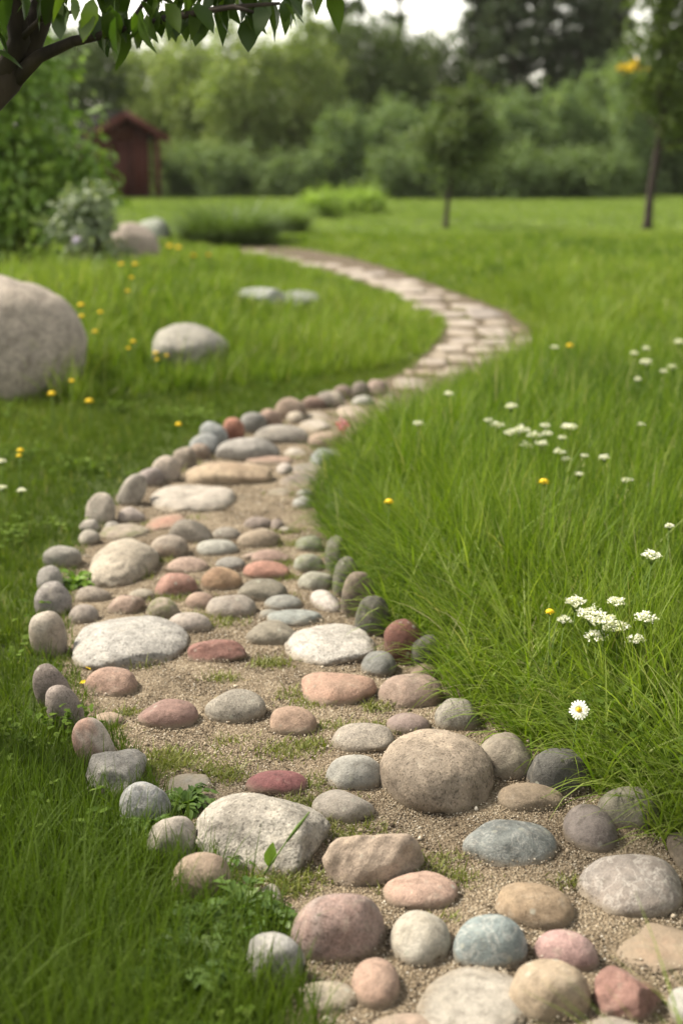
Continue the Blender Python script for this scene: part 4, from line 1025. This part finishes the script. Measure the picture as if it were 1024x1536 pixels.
# yellow blossoms over the hedge
x = at_dist(937, 41.5); o = empty('flowering_shrub', (x, 41.5, 0)); tag(o, 'slender shrub with a clump of yellow blossoms above the hedge', 'shrub')
mb = MB()
for i in range(5): mb.tube([(0, 0, -.03), (.1*math.cos(i), .1*math.sin(i), 1.8), (.32*math.cos(i*1.3)-.05, .3*math.sin(i*2), 3.3)], [.03, .02, .008], 6)
mb.build('stem', M_STEM, o)
crown_mesh('foliage', [(0, 0, 2.6, .55, .5, .9), (.1, 0, 1.4, .5, .5, .8), (-.15, .1, 3.2, .3, .3, .3), (.25, .1, 3.15, .3, .3, .3)], 2800, .12, M_SHRUB, o, rt)
crown_mesh('blossom', [(-.12, 0, 3.50, .22, .2, .13), (.05, 0, 3.63, .15, .15, .12), (.28, 0, 3.47, .17, .15, .1)], 420, .11, M_YELLOW, o, rt, shell=.1)

# sapling with a ball crown
p = at(668, 345); o = empty('sapling', p); tag(o, 'small lollipop shaped sapling with a dark crown on the lawn', 'tree')
mb = MB(); mb.tube([(0, 0, -.05), (0, 0, .08), (.03, 0, .5), (.10, 0, 1.0), (.2, 0, 1.9)], [.075, .046, .038, .03, .012], 8)
for i in range(9):
    a = i*2.4; z = .95+.1*i; mb.tube([(.1+.08*i/9, 0, z), (.12+.3*math.cos(a), .3*math.sin(a), z+.3), (.15+.5*math.cos(a), .5*math.sin(a), z+.5)], [.016, .01, .004], 5)
mb.build('trunk', M_BARK, o, True)
crown_mesh('crown', [(.2, 0, 1.05, .5, .45, .42), (-.15, .1, 1.35, .45, .4, .4), (.55, 0, 1.4, .45, .4, .42), (.15, -.1, 1.65, .5, .5, .4), (.35, .1, 1.85, .4, .4, .35), (.05, 0, 1.95, .3, .3, .3), (.3, 0, 2.15, .22, .22, .3)], 6500, .085, leaf_mat('sapling_leaves', [(0, (.05, .08, .03)), (.5, (.10, .14, .055)), (1, (.17, .21, .09))], .35, .7, .15), o, rt, shell=.25, droop=-.2)

# right tree
p = at(970, 346); o = empty('leafy_tree', p); tag(o, 'slim dark trunked tree with leafy crown on the lawn at right', 'tree')
mb = MB(); mb.tube([(0, 0, -.05), (0, 0, .12), (.02, 0, .6), (.10, 0, 1.3), (.2, 0, 2.2), (.5, .1, 3.6), (.6, 0, 5)], [.12, .075, .062, .055, .05, .03, .01], 8)
for i in range(12):
    a = i*2.1; z = 1.25+.27*i; L = .9-.03*i; mb.tube([(.1+.09*i/3, 0, z), (.2+L*.5*math.cos(a), L*.5*math.sin(a), z+.25), (.3+L*math.cos(a), L*math.sin(a), z+.55)], [.025, .016, .005], 5)
mb.build('trunk', M_BARK, o, True)
crown_mesh('crown', [(.55, 0, 1.75, .6, .6, .45), (-.05, .1, 2.2, .48, .6, .42), (.8, 0, 2.4, .8, .7, .6), (.1, 0, 2.9, .6, .6, .5), (.9, .2, 3.2, .8, .8, .6), (.2, -.1, 3.7, .75, .7, .6), (.8, 0, 4.2, .8, .8, .7), (1.4, 0, 2.9, .6, .6, .6), (.5, 0, 5, .6, .6, .6)], 15000, .095, leaf_mat('lawn_tree_leaves', [(0, (.04, .065, .015)), (.5, (.08, .118, .028)), (1, (.14, .185, .05))], .35, .7, .12), o, rt, shell=.25)

# lime green bushes, dark grass mound
def dome_bush(px_, py_, wpx, hpx, label, m, n, ls, seed, name='bush'):
    p = at(px_, py_); ppm = F/project(p[None])[2][0]; rx = wpx/2/ppm; hz = hpx/ppm
    o = empty(name, p); tag(o, label, 'bush'); r = np.random.default_rng(seed)
    mb = MB()
    for i in range(6): mb.tube([(0, 0, -.03), (rx*.4*math.cos(i), rx*.4*math.sin(i), hz*.4), (rx*.7*math.cos(i), rx*.7*math.sin(i), hz*.75)], [.02, .012, .004], 5)
    mb.build('stem', M_BARK, o)
    lob = [(0, 0, hz*.3, rx, rx*.9, hz*.7)]+[(rx*.55*math.cos(a), rx*.5*math.sin(a), hz*.42, rx*.42, rx*.42, hz*.42) for a in np.linspace(0, 5.5, 6)]
    crown_mesh('foliage', lob, n, ls, m, o, r, shell=.75)
dome_bush(538, 320, 80, 37, 'round lime green bush, the right one of a pair', M_LIME, 5200, .06, 5)
dome_bush(482, 327, 74, 42, 'round lime green bush, the left and nearer one of a pair', M_LIME, 5200, .06, 6)
def grass_mound(px_, py_, wpx, hpx, label, m, seed, n=3600):
    p = at(px_, py_); ppm = F/project(p[None])[2][0]; rx = wpx/2/ppm; hz = hpx/ppm
    r = np.random.default_rng(seed); a = r.uniform(0, 6.28, n); rr = np.sqrt(r.random(n))*rx*.8
    P = np.column_stack([rr*np.cos(a), rr*np.sin(a)*.7, np.full(n, -.02)])
    h = hz*1.35*(1-.35*(rr/rx)**2)*r.uniform(.35, 1.25, n)
    V, Fc, tn = blades(P, h, .018*r.uniform(.6, 1.3, n), a+r.normal(0, .6, n), .05+.45*rr/rx+r.uniform(0, .2, n), r.uniform(.3, 1.5, n), 4, r, np.clip(r.normal(.45, .2, n), 0, 1))
    o = np_mesh('ornamental_grass', V, Fc, 4, m, None, tn, True, loc=tuple(p)); tag(o, label, 'grass clump'); return o
M_MOUND = leaf_mat('mound_blades', [(0, (0.054, 0.094, 0.028)), (.5, (0.102, 0.153, 0.048)), (1, (0.168, 0.223, 0.083))], .35)
M_MOUND2 = leaf_mat('pale_mound_blades', [(0, (0.081, 0.132, 0.031)), (.5, (0.149, 0.218, 0.054)), (1, (0.230, 0.291, 0.093))], .3)
grass_mound(342, 367, 128, 60, 'dark green mound of ornamental grass behind the boulders', M_MOUND, 1)
grass_mound(415, 350, 84, 42, 'paler grass mound right behind the dark one', M_MOUND2, 2)

# tall left bush with glossy leaves
def big_bush(px_, d, lobes, n, ls, m, label, name, seed, stems):
    x = at_dist(px_, d); o = empty(name, (x, d, float(ground_z(np.array([x, d]))[0]))); tag(o, label, 'bush'); r = np.random.default_rng(seed)
    mb = MB()
    for i in range(stems):
        L = lobes[i % len(lobes)]; b0 = np.array([r.normal(0, .12), r.normal(0, .12), -.05]); e = np.array(L[:3])
        mb.tube([b0, b0*.6+e*.4+np.array([0, 0, .1]), e], [.022, .015, .006], 6)
    mb.build('stem', M_BARK, o, True)
    crown_mesh('foliage', lobes, n, ls, m, o, r, shape=LEAF, shell=.35, droop=.2)
    return o
big_bush(36, 14.0, [(-0.625, 0.000, 0.938, 0.750, 0.688, 0.688), (0.125, -0.125, 0.750, 0.625, 0.625, 0.562), (-0.125, 0.125, 1.438, 0.812, 0.750, 0.625), (0.480, 0.000, 0.980, 0.420, 0.500, 0.438), (-0.875, 0.000, 1.750, 0.750, 0.750, 0.625), (-0.062, 0.000, 2.062, 0.625, 0.625, 0.500), (-0.750, 0.000, 2.438, 0.750, 0.625, 0.500), (-0.062, 0.125, 2.562, 0.438, 0.500, 0.375), (-1.375, 0.000, 1.250, 0.625, 0.625, 0.750)], 13000, .098, M_BUSH, 'tall leafy green bush behind the biggest boulder', 'bush', 31, 14)
o = big_bush(136, 12.9, [(0.000, 0.000, 0.285, 0.270, 0.262, 0.240), (0.086, -0.072, 0.522, 0.225, 0.225, 0.208), (-0.144, 0.000, 0.570, 0.255, 0.225, 0.224), (0.000, 0.000, 0.760, 0.225, 0.225, 0.176), (0.202, 0.000, 0.285, 0.188, 0.188, 0.176)], 1700, .075, M_PALE, 'small bush with silvery white leaves and one lilac flower', 'bush', 32, 8)
r_ = np.random.default_rng(8); q = np.array([[-.03, -.40, .46]])+r_.normal(0, .013, (40, 3))
V, Fc, tn = leaves(RHOMB, q, np.full(40, .035), r_.uniform(0, 6.28, 40), r_.uniform(-.3, 1, 40), r_.normal(0, .6, 40), r_.random(40))
np_mesh('flower', V, Fc, 4, M_PURPLE, o, tn)

# ------------------------------------------------------------------ shed
shx = at_dist(186, 40); sh = empty('garden_shed', (shx, 40, 0), R_(24)); tag(sh, 'small dark red wooden shed with a low gabled roof', 'shed')
M_RED = plain_mat('red_boards', (.085, .020, .014), (.055, .014, .010), 9, .75, .01, (8, 1, .6))
M_DRED = plain_mat('dark_red_boards', (.07, .018, .014), (.045, .012, .010), 9, .75, .01, (8, 1, .6))
M_ROOF = plain_mat('roofing_felt', (.013, .013, .010), (.009, .009, .008), 6, .95, .01, None, .05)
WH, HW, DP, RH = 1.75, .75, 2.0, .62
mb = MB()
nbrd = 10
for i in range(nbrd):                       # front boards, with a door gap
    xx = -HW+(i+.5)*2*HW/nbrd
    top = WH+RH*(1-abs(xx)/HW)*.72
    if 3 <= i <= 6: mb.box((xx, 0, (top+1.55)/2), (2*HW/nbrd*.96, .03, top-1.55))
    else: mb.box((xx, 0, top/2), (2*HW/nbrd*.96, .03, top))
for s in (-1, 1): mb.box((s*HW, DP/2, WH/2), (.03, DP-.04, WH))
mb.box((0, DP, WH/2), (2*HW-.04, .03, WH))
mb.build('wall', M_RED, sh)
d_ = MB().box((0, .03, .775), (.58, .03, 1.54)).build('door', M_DRED, sh)
MB().box((.2, 0.0, .8), (.03, .03, .12)).build('handle', M_BARK, d_)
rf = MB(); ov = .42
for s in (-1, 1):
    ex = HW+ov; sl = math.atan2(RH, HW)*.75
    z1 = WH+RH*.80; z0 = z1-math.tan(sl)*ex
    V = np.array([(0, -.55, z1), (s*ex, -.55, z0), (s*ex, DP+.3, z0), (0, DP+.3, z1)]); V2 = V+np.array([0, 0, .09])
    rf.add(np.vstack([V, V2]), np.array([(0,1,2,3),(4,7,6,5),(0,4,5,1),(1,5,6,2),(2,6,7,3),(3,7,4,0)]))
roof = rf.build('roof', M_ROOF, sh)
bb_ = MB()
for s in (-1, 1):
    V = np.array([(0, -.60, z1-.14), (s*ex, -.60, z0-.14), (s*ex, -.60, z0+.06), (0, -.60, z1+.06)]); V2 = V+np.array([0, .045, 0])
    bb_.add(np.vstack([V, V2]), np.array([(0,1,2,3),(4,7,6,5),(0,4,5,1),(1,5,6,2),(2,6,7,3),(3,7,4,0)]))
bb_.build('bargeboard', M_RED, roof)
for s in (-1, 1): MB().box((s*(HW+.1), -.45, (WH-.1)/2), (.12, .12, WH-.12)).build('post', M_RED, sh)

# ------------------------------------------------------------------ overhanging tree, top left
ot = empty('overhanging_tree', (-1.15, 3.0, 0)); tag(ot, 'dark limbed tree overhanging the top left corner', 'tree')
def pt(px_, py_, d):
    r = ray(px_, py_); return r*(d/r[1])+np.array([0, 0, CAM_H])
OT = np.array([-1.15, 3.0, 0])
mb = MB()
limb = [np.array([-1.15, 3.0, -.05]), np.array([-1.12, 2.98, .6]), np.array([-1.0, 2.95, 1.05]), pt(-60, 190, 2.9), pt(10, 120, 2.9), pt(45, 60, 2.9), pt(72, -10, 2.92), pt(100, -120, 2.95), pt(150, -300, 3.0)]
mb.tube([q-OT for q in limb], [.085, .065, .05, .036, .032, .028, .025, .02, .012], 10)
limb2 = [pt(0, 130, 2.9), pt(30, 60, 2.87), pt(20, -10, 2.85), pt(5, -120, 2.85)]
mb.tube([q-OT for q in limb2], [.024, .022, .02, .012], 8)
br = [pt(20, 120, 2.9), pt(60, 84, 2.86), pt(110, 62, 2.82), pt(165, 50, 2.78), pt(240, 30, 2.75), pt(330, 12, 2.72), pt(420, 5, 2.7)]
mb.tube([q-OT for q in br], [.020, .013, .010, .008, .006, .005, .003], 8)
tw = [[pt(240, 30, 2.75), pt(280, 22, 2.72), pt(350, 10, 2.68), pt(380, 18, 2.66)], [pt(165, 50, 2.78), pt(200, 30, 2.8), pt(230, -20, 2.8)], [pt(60, -20, 2.92), pt(160, -10, 2.8), pt(300, -25, 2.7), pt(440, -15, 2.65)], [pt(100, -120, 2.95), pt(250, -90, 2.8), pt(420, -60, 2.7)], [pt(30, 60, 2.87), pt(60, 30, 2.8), pt(120, 15, 2.78)]]
for q in tw: mb.tube([v-OT for v in q], np.linspace(.008, .003, len(q)), 6)
mb.build('trunk', M_BARK, ot, True)
ro = np.random.default_rng(17)
LP, LA, LE, LR, LS, LT = [], [], [], [], [], []
def hang(px_, py_, d, n, spread, size=.060, el=-1.1, els=.3):
    for i in range(n):
        q = pt(px_+ro.normal(0, spread), py_+ro.normal(0, spread*.5), d+ro.normal(0, .06))
        LP.append(q-OT); LA.append(ro.uniform(0, 6.28)); LE.append(ro.normal(el, els)); LR.append(ro.normal(0, .6)); LS.append(size*ro.uniform(.5, 1.25)); LT.append(ro.uniform(.1, .9))
for x_, y_, n, sp in [(205, 18, 7, 14), (232, 10, 6, 14), (262, 12, 5, 12), (188, 28, 6, 14), (170, 12, 6, 16), (150, 20, 5, 16), (290, 4, 4, 14), (322, 4, 3, 10), (340, 2, 3, 10), (395, -4, 4, 14), (418, 0, 3, 10), (440, -6, 3, 8), (372, 22, 2, 4), (215, 35, 4, 16), (120, 8, 7, 20), (95, -5, 6, 18), (15, -5, 5, 20), (140, 30, 4, 16)]:
    hang(x_, y_, 2.76, n, sp)
for x_, y_ in [(30, -60), (120, -60), (220, -50), (300, -50), (380, -40), (450, -60), (80, -130), (200, -140), (320, -130), (430, -140), (150, -220), (300, -230), (0, -200), (-60, -60), (-80, 40), (-120, -150)]:
    hang(x_, y_, 2.85, 26, 38, .075, -.7, .6)
LP, LA, LE, LR, LS, LT = map(np.array, (LP, LA, LE, LR, LS, LT)); mb = MB()
for i, shp in enumerate((ovate(fold=.12, droop=.5), ovate(fold=.35, droop=.1), ovate(fold=-.1, droop=.75), ovate(fold=.22, droop=.3))):
    q = np.arange(len(LP)) % 4 == i; sh2 = (shp[0]*np.array([1, (.8, 1.1, .95, 1.25)[i], 1]), shp[1])
    mb.add(*leaves(sh2, LP[q], LS[q], LA[q], LE[q], LR[q], LT[q]))
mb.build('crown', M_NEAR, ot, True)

# ------------------------------------------------------------------ flowers
rf_ = np.random.default_rng(55)
def flower_base(px_, py_, hgt):
    """ground point under a flower head seen at (px,py) with the head hgt above the ground"""
    z = 0.0; p = None
    for _ in range(30):
        p = at_flat(px_, py_, z+hgt); z = .65*z+.35*float(ground_z(p[:2])[0])
    return np.array([p[0], p[1], z])
def stem_part(o, hgt, r=.0016, bend=.0):
    k = rf_.uniform(-.02, .02, 2)
    MB().tube([(k[0], k[1], -.02), (k[0]*.5, k[1]*.5, hgt*.5), (0, 0, hgt)], [r*1.2, r, r*.8], 6).build('stem', M_STEM, o)
def yellow_flower(px_, py_, rpx, hgt, label, group='yellow wildflowers'):
    p = flower_base(px_, py_, hgt); ppm = F/project(p[None])[2][0]; r = rpx/ppm
    o = empty('yellow_flower', p, rf_.uniform(0, 6.28)); tag(o, label, 'flower', group); stem_part(o, hgt, max(.0014, r*.12))
    n = 44; a = np.arange(n)*2.4; el = np.linspace(1.2, -.1, n); 
    V, Fc, tn = leaves(RHOMB, np.tile([[0, 0, hgt-.1*r]], (n, 1)), r*np.linspace(.5, 1.12, n), a, el, np.zeros(n), rf_.random(n))
    U, Uf = ICO[2]; D = U*np.array([r*.75, r*.75, r*.45])+np.array([0, 0, hgt+.02*r])
    mb = MB(); mb.add(V, Fc, tn); mb.add(D, Uf, .6); mb.build('flower_head', M_YELLOW, o)
    MB().tube([(0, 0, hgt-.8*r), (0, 0, hgt-.15*r)], [r*.18, r*.5], 8).build('sepal', M_STEM, o)
def umbel(px_, py_, rpx, hgt, label, group='white umbel wildflowers', pom=.45):
    p = flower_base(px_, py_, hgt); ppm = F/project(p[None])[2][0]; r = rpx/ppm
    o = empty('white_umbel_flower', p); tag(o, label, 'flower', group); stem_part(o, hgt-r*.8, .0014)
    mb = MB(); k = 16; an = np.arange(k)*2.4; rr = r*.85*np.sqrt((np.arange(k)+.5)/k)
    tips = np.column_stack([rr*np.cos(an), rr*np.sin(an), hgt+r*pom*(1-(rr/r)**2)+rf_.normal(0, r*.08, k)])
    for q in tips: mb.tube([(0, 0, hgt-r*.8), q*np.array([.6, .6, 1])-np.array([0, 0, r*.3]), q], [.0007, .0006, .0005], 4)
    mb.build('spoke', M_STEM, o)
    n = k*13; P = np.repeat(tips, 13, 0)+rf_.normal(0, r*.12, (n, 3))*np.array([1, 1, .6])
    V, Fc, tn = leaves(RHOMB, P, np.full(n, r*.27), rf_.uniform(0, 6.28, n), rf_.uniform(0, .9, n), rf_.normal(0, .4, n), rf_.random(n))
    np_mesh('flower_head', V, Fc, 4, M_WHITE, o, tn)
YF = [(583,752,8,.24,'single yellow flower at the front rim of the tall grass tuft'),(815,722,9,.26,'tallest bright yellow flower in the middle of the meadow'),
 (824,917,8,.26,'small flat yellow flower beside the white pom heads'),(854,518,6,.2,'lone yellow flower near the outer bend of the path'),
 (78,590,7,.2,'orange yellow flower in front of the biggest boulder'),(108,571,5,.24,'smaller yellow flower at the right foot of the biggest boulder'),
 (134,601,7,.17,'yellow flower lowest on the bank right of the biggest boulder'),(268,636,6,.15,'lone yellow flower on the mown lawn above the cobble edging'),
 (31,675,6,.2,'orange flower at the left edge above the mown lawn'),(29,683,5,.19,'second orange bloom just below the one at the left edge'),
 (122,457,6,.3,'upper yellow bloom of the pair beside the top of the boulder'),(123,474,5,.26,'lower yellow bloom of the pair beside the top of the boulder'),
 (151,468,5,.28,'yellow flower a little right of the boulder pair of blooms'),(143,497,5,.25,'dim yellow flower at half height right of the boulder'),
 (200,512,5,.24,'upper yellow flower of two left of the sloping grey boulder'),(193,522,4,.22,'lower yellow flower of two left of the sloping grey boulder'),
 (234,529,5,.2,'yellow flower just below the sloping grey boulder'),(236,539,4,.18,'tiny yellow flower under the one below the grey boulder'),
 (250,533,4,.2,'pale yellow flower right of the one below the grey boulder'),(182,396,5,.3,'left yellow flower of two in front of the silvery bush'),
 (203,396,5,.3,'right yellow flower of two in front of the silvery bush'),(198,416,4,.28,'yellow flower below the two near the silvery bush'),
 (192,436,4,.26,'faint yellow flower lower on the bank under the silvery bush'),(255,369,6,.3,'leftmost of the distant yellow blooms behind the bank'),
 (268,371,6,.3,'second of the distant yellow blooms behind the bank'),(290,383,6,.3,'nearer of the distant yellow blooms behind the bank'),(313,382,5,.3,'rightmost of the distant yellow blooms behind the bank')]
for a in YF: yellow_flower(*a)
WF = [(885,925,14,.22,'broad white pom head, left in the near cluster'),(905,938,16,.21,'largest white pom head at the centre of the near cluster'),(925,945,13,.2,'white pom head low on the right of the near cluster'),
 (862,906,11,.24,'flat white head at the upper left of the near cluster'),(845,932,8,.2,'small white head at the far left of the near cluster'),(924,906,10,.25,'white head rising at the upper right of the near cluster'),
 (967,930,12,.22,'round white pom standing alone right of the near cluster'),(952,962,10,.18,'dim white head below the lone pom'),(893,958,12,.17,'greenish white head under the near cluster'),(976,836,10,.28,'pale white head far right above the near cluster'),(1003,790,6,.28,'small white head at the right edge of the meadow'),
 (745,640,9,.22,'white head at the left front of the middle patch'),(766,612,8,.26,'topmost white head of the middle patch'),(780,648,11,.22,'broad white head in the heart of the middle patch'),(765,652,9,.2,'white head low in the middle patch'),
 (800,655,9,.21,'white head right of the heart of the middle patch'),(812,668,9,.2,'white head at the lower right of the middle patch'),(788,670,8,.18,'dim white head at the bottom of the middle patch'),(731,632,6,.24,'small white head at the upper left of the middle patch'),
 (820,652,7,.23,'white head on the right fringe of the middle patch'),(838,680,8,.2,'separate white head below the middle patch'),(848,690,6,.18,'tiny white head under the separate one'),(853,643,10,.25,'flat white head standing off to the right of the middle patch'),
 (843,658,6,.22,'small white head between middle patch and the flat one'),(905,688,7,.22,'white head by itself in the right half of the meadow'),(940,722,7,.22,'white head to the lower right of the solitary one'),(868,713,6,.2,'small white head right of the tallest yellow flower'),
 (876,685,5,.2,'tiny white head left of the solitary meadow one'),(627,637,7,.26,'white head on the meadow rim near the pink flower'),(672,592,6,.26,'white head on the meadow rim below the far slabs'),
 (817,640,6,.24,'slight white head above the right fringe'),(968,545,8,.2,'wide white head far up the right meadow'),(950,531,5,.2,'small white head above the wide far one'),(968,524,5,.2,'topmost small white head of the far right group'),
 (1007,552,6,.2,'white head near the right edge in the far group'),(994,558,5,.2,'little white head left of the right edge one'),(1018,515,7,.22,'white head cut by the right edge far up the meadow'),(955,570,5,.2,'dim little white head below the wide far one'),
 (960,638,5,.2,'faint white head in the empty right meadow'),(831,522,5,.2,'white head left of the lone yellow flower by the bend'),(4,733,6,.17,'white head at the left edge, upper of the lawn trio'),(33,737,6,.15,'white head right in the lawn trio at the left edge'),(3,693,6,.2,'white head highest at the left edge near the orange flowers')]
for a in WF: umbel(a[0], a[1], a[2]*(1.5 if a[1] > 800 else 1.25), *a[3:])
# white and yellow daisy
p = flower_base(868, 1065, .17); ppm = F/project(p[None])[2][0]; o = empty('daisy', p); tag(o, 'white daisy with yellow eye in the near tall grass', 'flower')
stem_part(o, .17, .0016)
r = 15/ppm; cdir = np.array([-.25, -.8, .55]); cdir /= np.linalg.norm(cdir); a1 = np.cross(cdir, (0, 0, 1)); a1 /= np.linalg.norm(a1); b1 = np.cross(cdir, a1)
mb = MB(); c0 = np.array([0, 0, .17])
for ring, (k, rad, lift) in enumerate(((19, 1.0, .05), (15, .8, .18))):
    for i in range(k):
        q = 2*math.pi*(i+.5*ring)/k; dd = a1*math.cos(q)+b1*math.sin(q); ss = -a1*math.sin(q)+b1*math.cos(q)
        L = r*rad*rf_.uniform(.88, 1.1)
        V = np.array([c0+dd*r*.2, c0+dd*L*.55+ss*L*.13+cdir*L*lift, c0+dd*L*.92+ss*L*.09+cdir*L*lift*.8, c0+dd*L+cdir*L*lift*.5, c0+dd*L*.92-ss*L*.09+cdir*L*lift*.8, c0+dd*L*.55-ss*L*.13+cdir*L*lift])
        mb.add(V, np.array([(0, 1, 5, 5)])[:, :3], rf_.uniform(.3, 1)); mb.add(V, np.array([(1, 2, 4, 5)]), .7); mb.add(V, np.array([(2, 3, 4)]), .7)
hd = mb.build('petal_ring', M_WHITE, o)
U, Uf = ICO[2]; np_mesh('flower_centre', U*r*.26+c0+cdir*r*.1, Uf, 3, M_YELLOW, o, np.full(len(U), .3), True)
# pink flower by the path
p = flower_base(511, 640, .10); o = empty('pink_flower', p); tag(o, 'small blurred pink flower between path and grass tuft', 'flower'); stem_part(o, .1, .002)
n = 46; q = rf_.normal(0, .014, (n, 3))+np.array([0, 0, .1])
V, Fc, tn = leaves(RHOMB, q, np.full(n, .022), rf_.uniform(0, 6.28, n), rf_.uniform(-.3, 1, n), rf_.normal(0, .6, n), rf_.random(n)); np_mesh('flower_head', V, Fc, 4, M_PINK, o, tn)

# ------------------------------------------------------------------ small plants near the path
M_FERN = leaf_mat('fern_leaves', [(0, (.09, .17, .02)), (.5, (.15, .26, .03)), (1, (.22, .34, .05))], .4)
M_WEED = leaf_mat('weed_leaves', [(0, (.05, .1, .018)), (.5, (.09, .165, .03)), (1, (.17, .25, .07))], .4)
def rosette(name, px_, py_, nfr, L, m, label, seed, leaflets=7, lsz=.02, cat='plant', el=.9):
    p = at_flat(px_, py_); p = at(px_, py_); r = np.random.default_rng(seed); o = empty(name, p); tag(o, label, cat)
    st_ = MB(); P, A, E, Rl, Sz, Tn = [], [], [], [], [], []
    for i in range(nfr):
        a = i*2.4+r.normal(0, .2); l = L*r.uniform(.6, 1.15); e0 = el+r.normal(0, .2); pts = [np.zeros(3)]; e = e0
        for k in range(5):
            d = np.array([math.cos(a)*math.cos(e), math.sin(a)*math.cos(e), math.sin(e)]); pts.append(pts[-1]+d*l/5); e -= .32
        st_.tube(pts, np.linspace(.0016, .0007, 6), 5)
        tb = r.normal(.5, .2)
        for k in range(1, 6):
            for s in (-1, 1):
                P.append(pts[k]); A.append(a+s*r.uniform(.5, 1.0)); E.append(e0-.28*k+r.normal(0, .15)); Rl.append(r.normal(0, .3)); Sz.append(lsz*r.uniform(.8, 1.3)*(1.1-.09*k)); Tn.append(np.clip(tb+r.normal(0, .1), 0, 1))
        P.append(pts[-1]); A.append(a); E.append(e); Rl.append(0); Sz.append(lsz*1.1); Tn.append(np.clip(tb, 0, 1))
    st_.build('stem', M_STEM, o)
    V, Fc, tn = leaves(LEAF, np.array(P), np.array(Sz), np.array(A), np.array(E), np.array(Rl), np.array(Tn)); np_mesh('foliage', V, Fc, 4, m, o, tn, True)
    return o
rosette('fern_plant', 113, 880, 16, .085, M_FERN, 'bright lime green ferny plant in front of the cream boulder', 1, lsz=.030)
GW = 'leafy weeds in the near left grass'
for i, (px_, py_, L, ls, lab) in enumerate([(330,1420,.09,.034,'dense leafy weed left of the blue grey pointed stone'),(290,1415,.08,.030,'leafy weed below the tan egg shaped edging stone'),(360,1385,.08,.03,'leafy weed around the small pinkish white stone'),
   (300,1470,.09,.036,'broad leaved weed in the bottom grass'),(400,1395,.06,.022,'small weed touching the mauve pink oval cobble'),
   (225,1250,.06,.026,'weed between blue grey and beige edging stones'),(280,1215,.055,.024,'low weed left of the white granite rock'),(355,1300,.05,.016,'mossy sprig at the foot of the white granite rock'),(150,1400,.06,.03,'lone weed out in the bottom left grass'),(265,1500,.09,.036,'weed at the bottom edge below the leafy patch')]):
    o = rosette('weed_plant', px_, py_, 18, L*1.1, M_WEED, lab, 40+i, lsz=ls, el=1.1); o['group'] = GW
rosette('grass_tuft', 150, 975, 10, .06, M_FERN, 'small green sprouting weed left of the big grey slab', 90, lsz=.014)
# leaning grass stem in front of the white rock
p = at_flat(385, 1320); o = empty('grass_plant', p); tag(o, 'single leaning grass stem with a seed spike before the white rock', 'grass')
ppm = F/project(p[None])[2][0]
def rel(px_, py_): 
    r = ray(px_, py_); return r*((p[1]-.0)/r[1])+np.array([0, 0, CAM_H])-p
MB().tube([(0, 0, -.01), rel(405, 1298), rel(430, 1262)], [.0022, .0017, .0012], 6).build('stem', M_STEM, o)
q = [rel(430, 1262), rel(447, 1240), rel(464, 1218)]; MB().tube(q, [.002, .0036, .0012], 6).build('seed_spike', M_STEM, o)
V, Fc, tn = leaves(LEAF, np.array([rel(402, 1300)]), np.array([.045]), np.array([.3]), np.array([1.35]), np.array([1.3]), np.array([.6])); V[:, 0] = V[:, 0]*1.0
np_mesh('leaf', V, Fc, 4, M_FERN, o, tn, True)
# two fallen yellow leaves
for px_, py_, az_, lab in ((119, 1025, .4, 'fallen yellow leaf nearest the mauve edging stones'), (136, 1004, 2.2, 'fallen ochre leaf beside the pinkish tan rounded stone')):
    p = at_flat(px_, py_, .012)
    V, Fc, tn = leaves(LEAF, np.zeros((1, 3)), np.array([.028]), np.array([az_]), np.array([.25]), np.array([.2]), np.array([.7]))
    o = np_mesh('fallen_leaf', V, Fc, 4, M_YELLOW, None, tn, True, loc=tuple(p)); tag(o, lab, 'leaf', 'fallen yellow leaves')

# ------------------------------------------------------------------ evening air
hm = bpy.data.materials.new('thin_air'); hm.use_nodes = True; t = hm.node_tree; t.nodes.remove(t.nodes['Principled BSDF'])
pv = t.nodes.new('ShaderNodeVolumePrincipled'); pv.inputs['Color'].default_value = (.95, .93, .88, 1); pv.inputs['Density'].default_value = .0002; pv.inputs['Anisotropy'].default_value = .3
t.links.new(pv.outputs[0], t.nodes['Material Output'].inputs['Volume'])
hz = MB().box((0, 35, 7.0), (150, 160, 16.4)).build('haze', hm); tag(hz, 'thin pale evening haze over the garden', 'haze', kind='stuff')
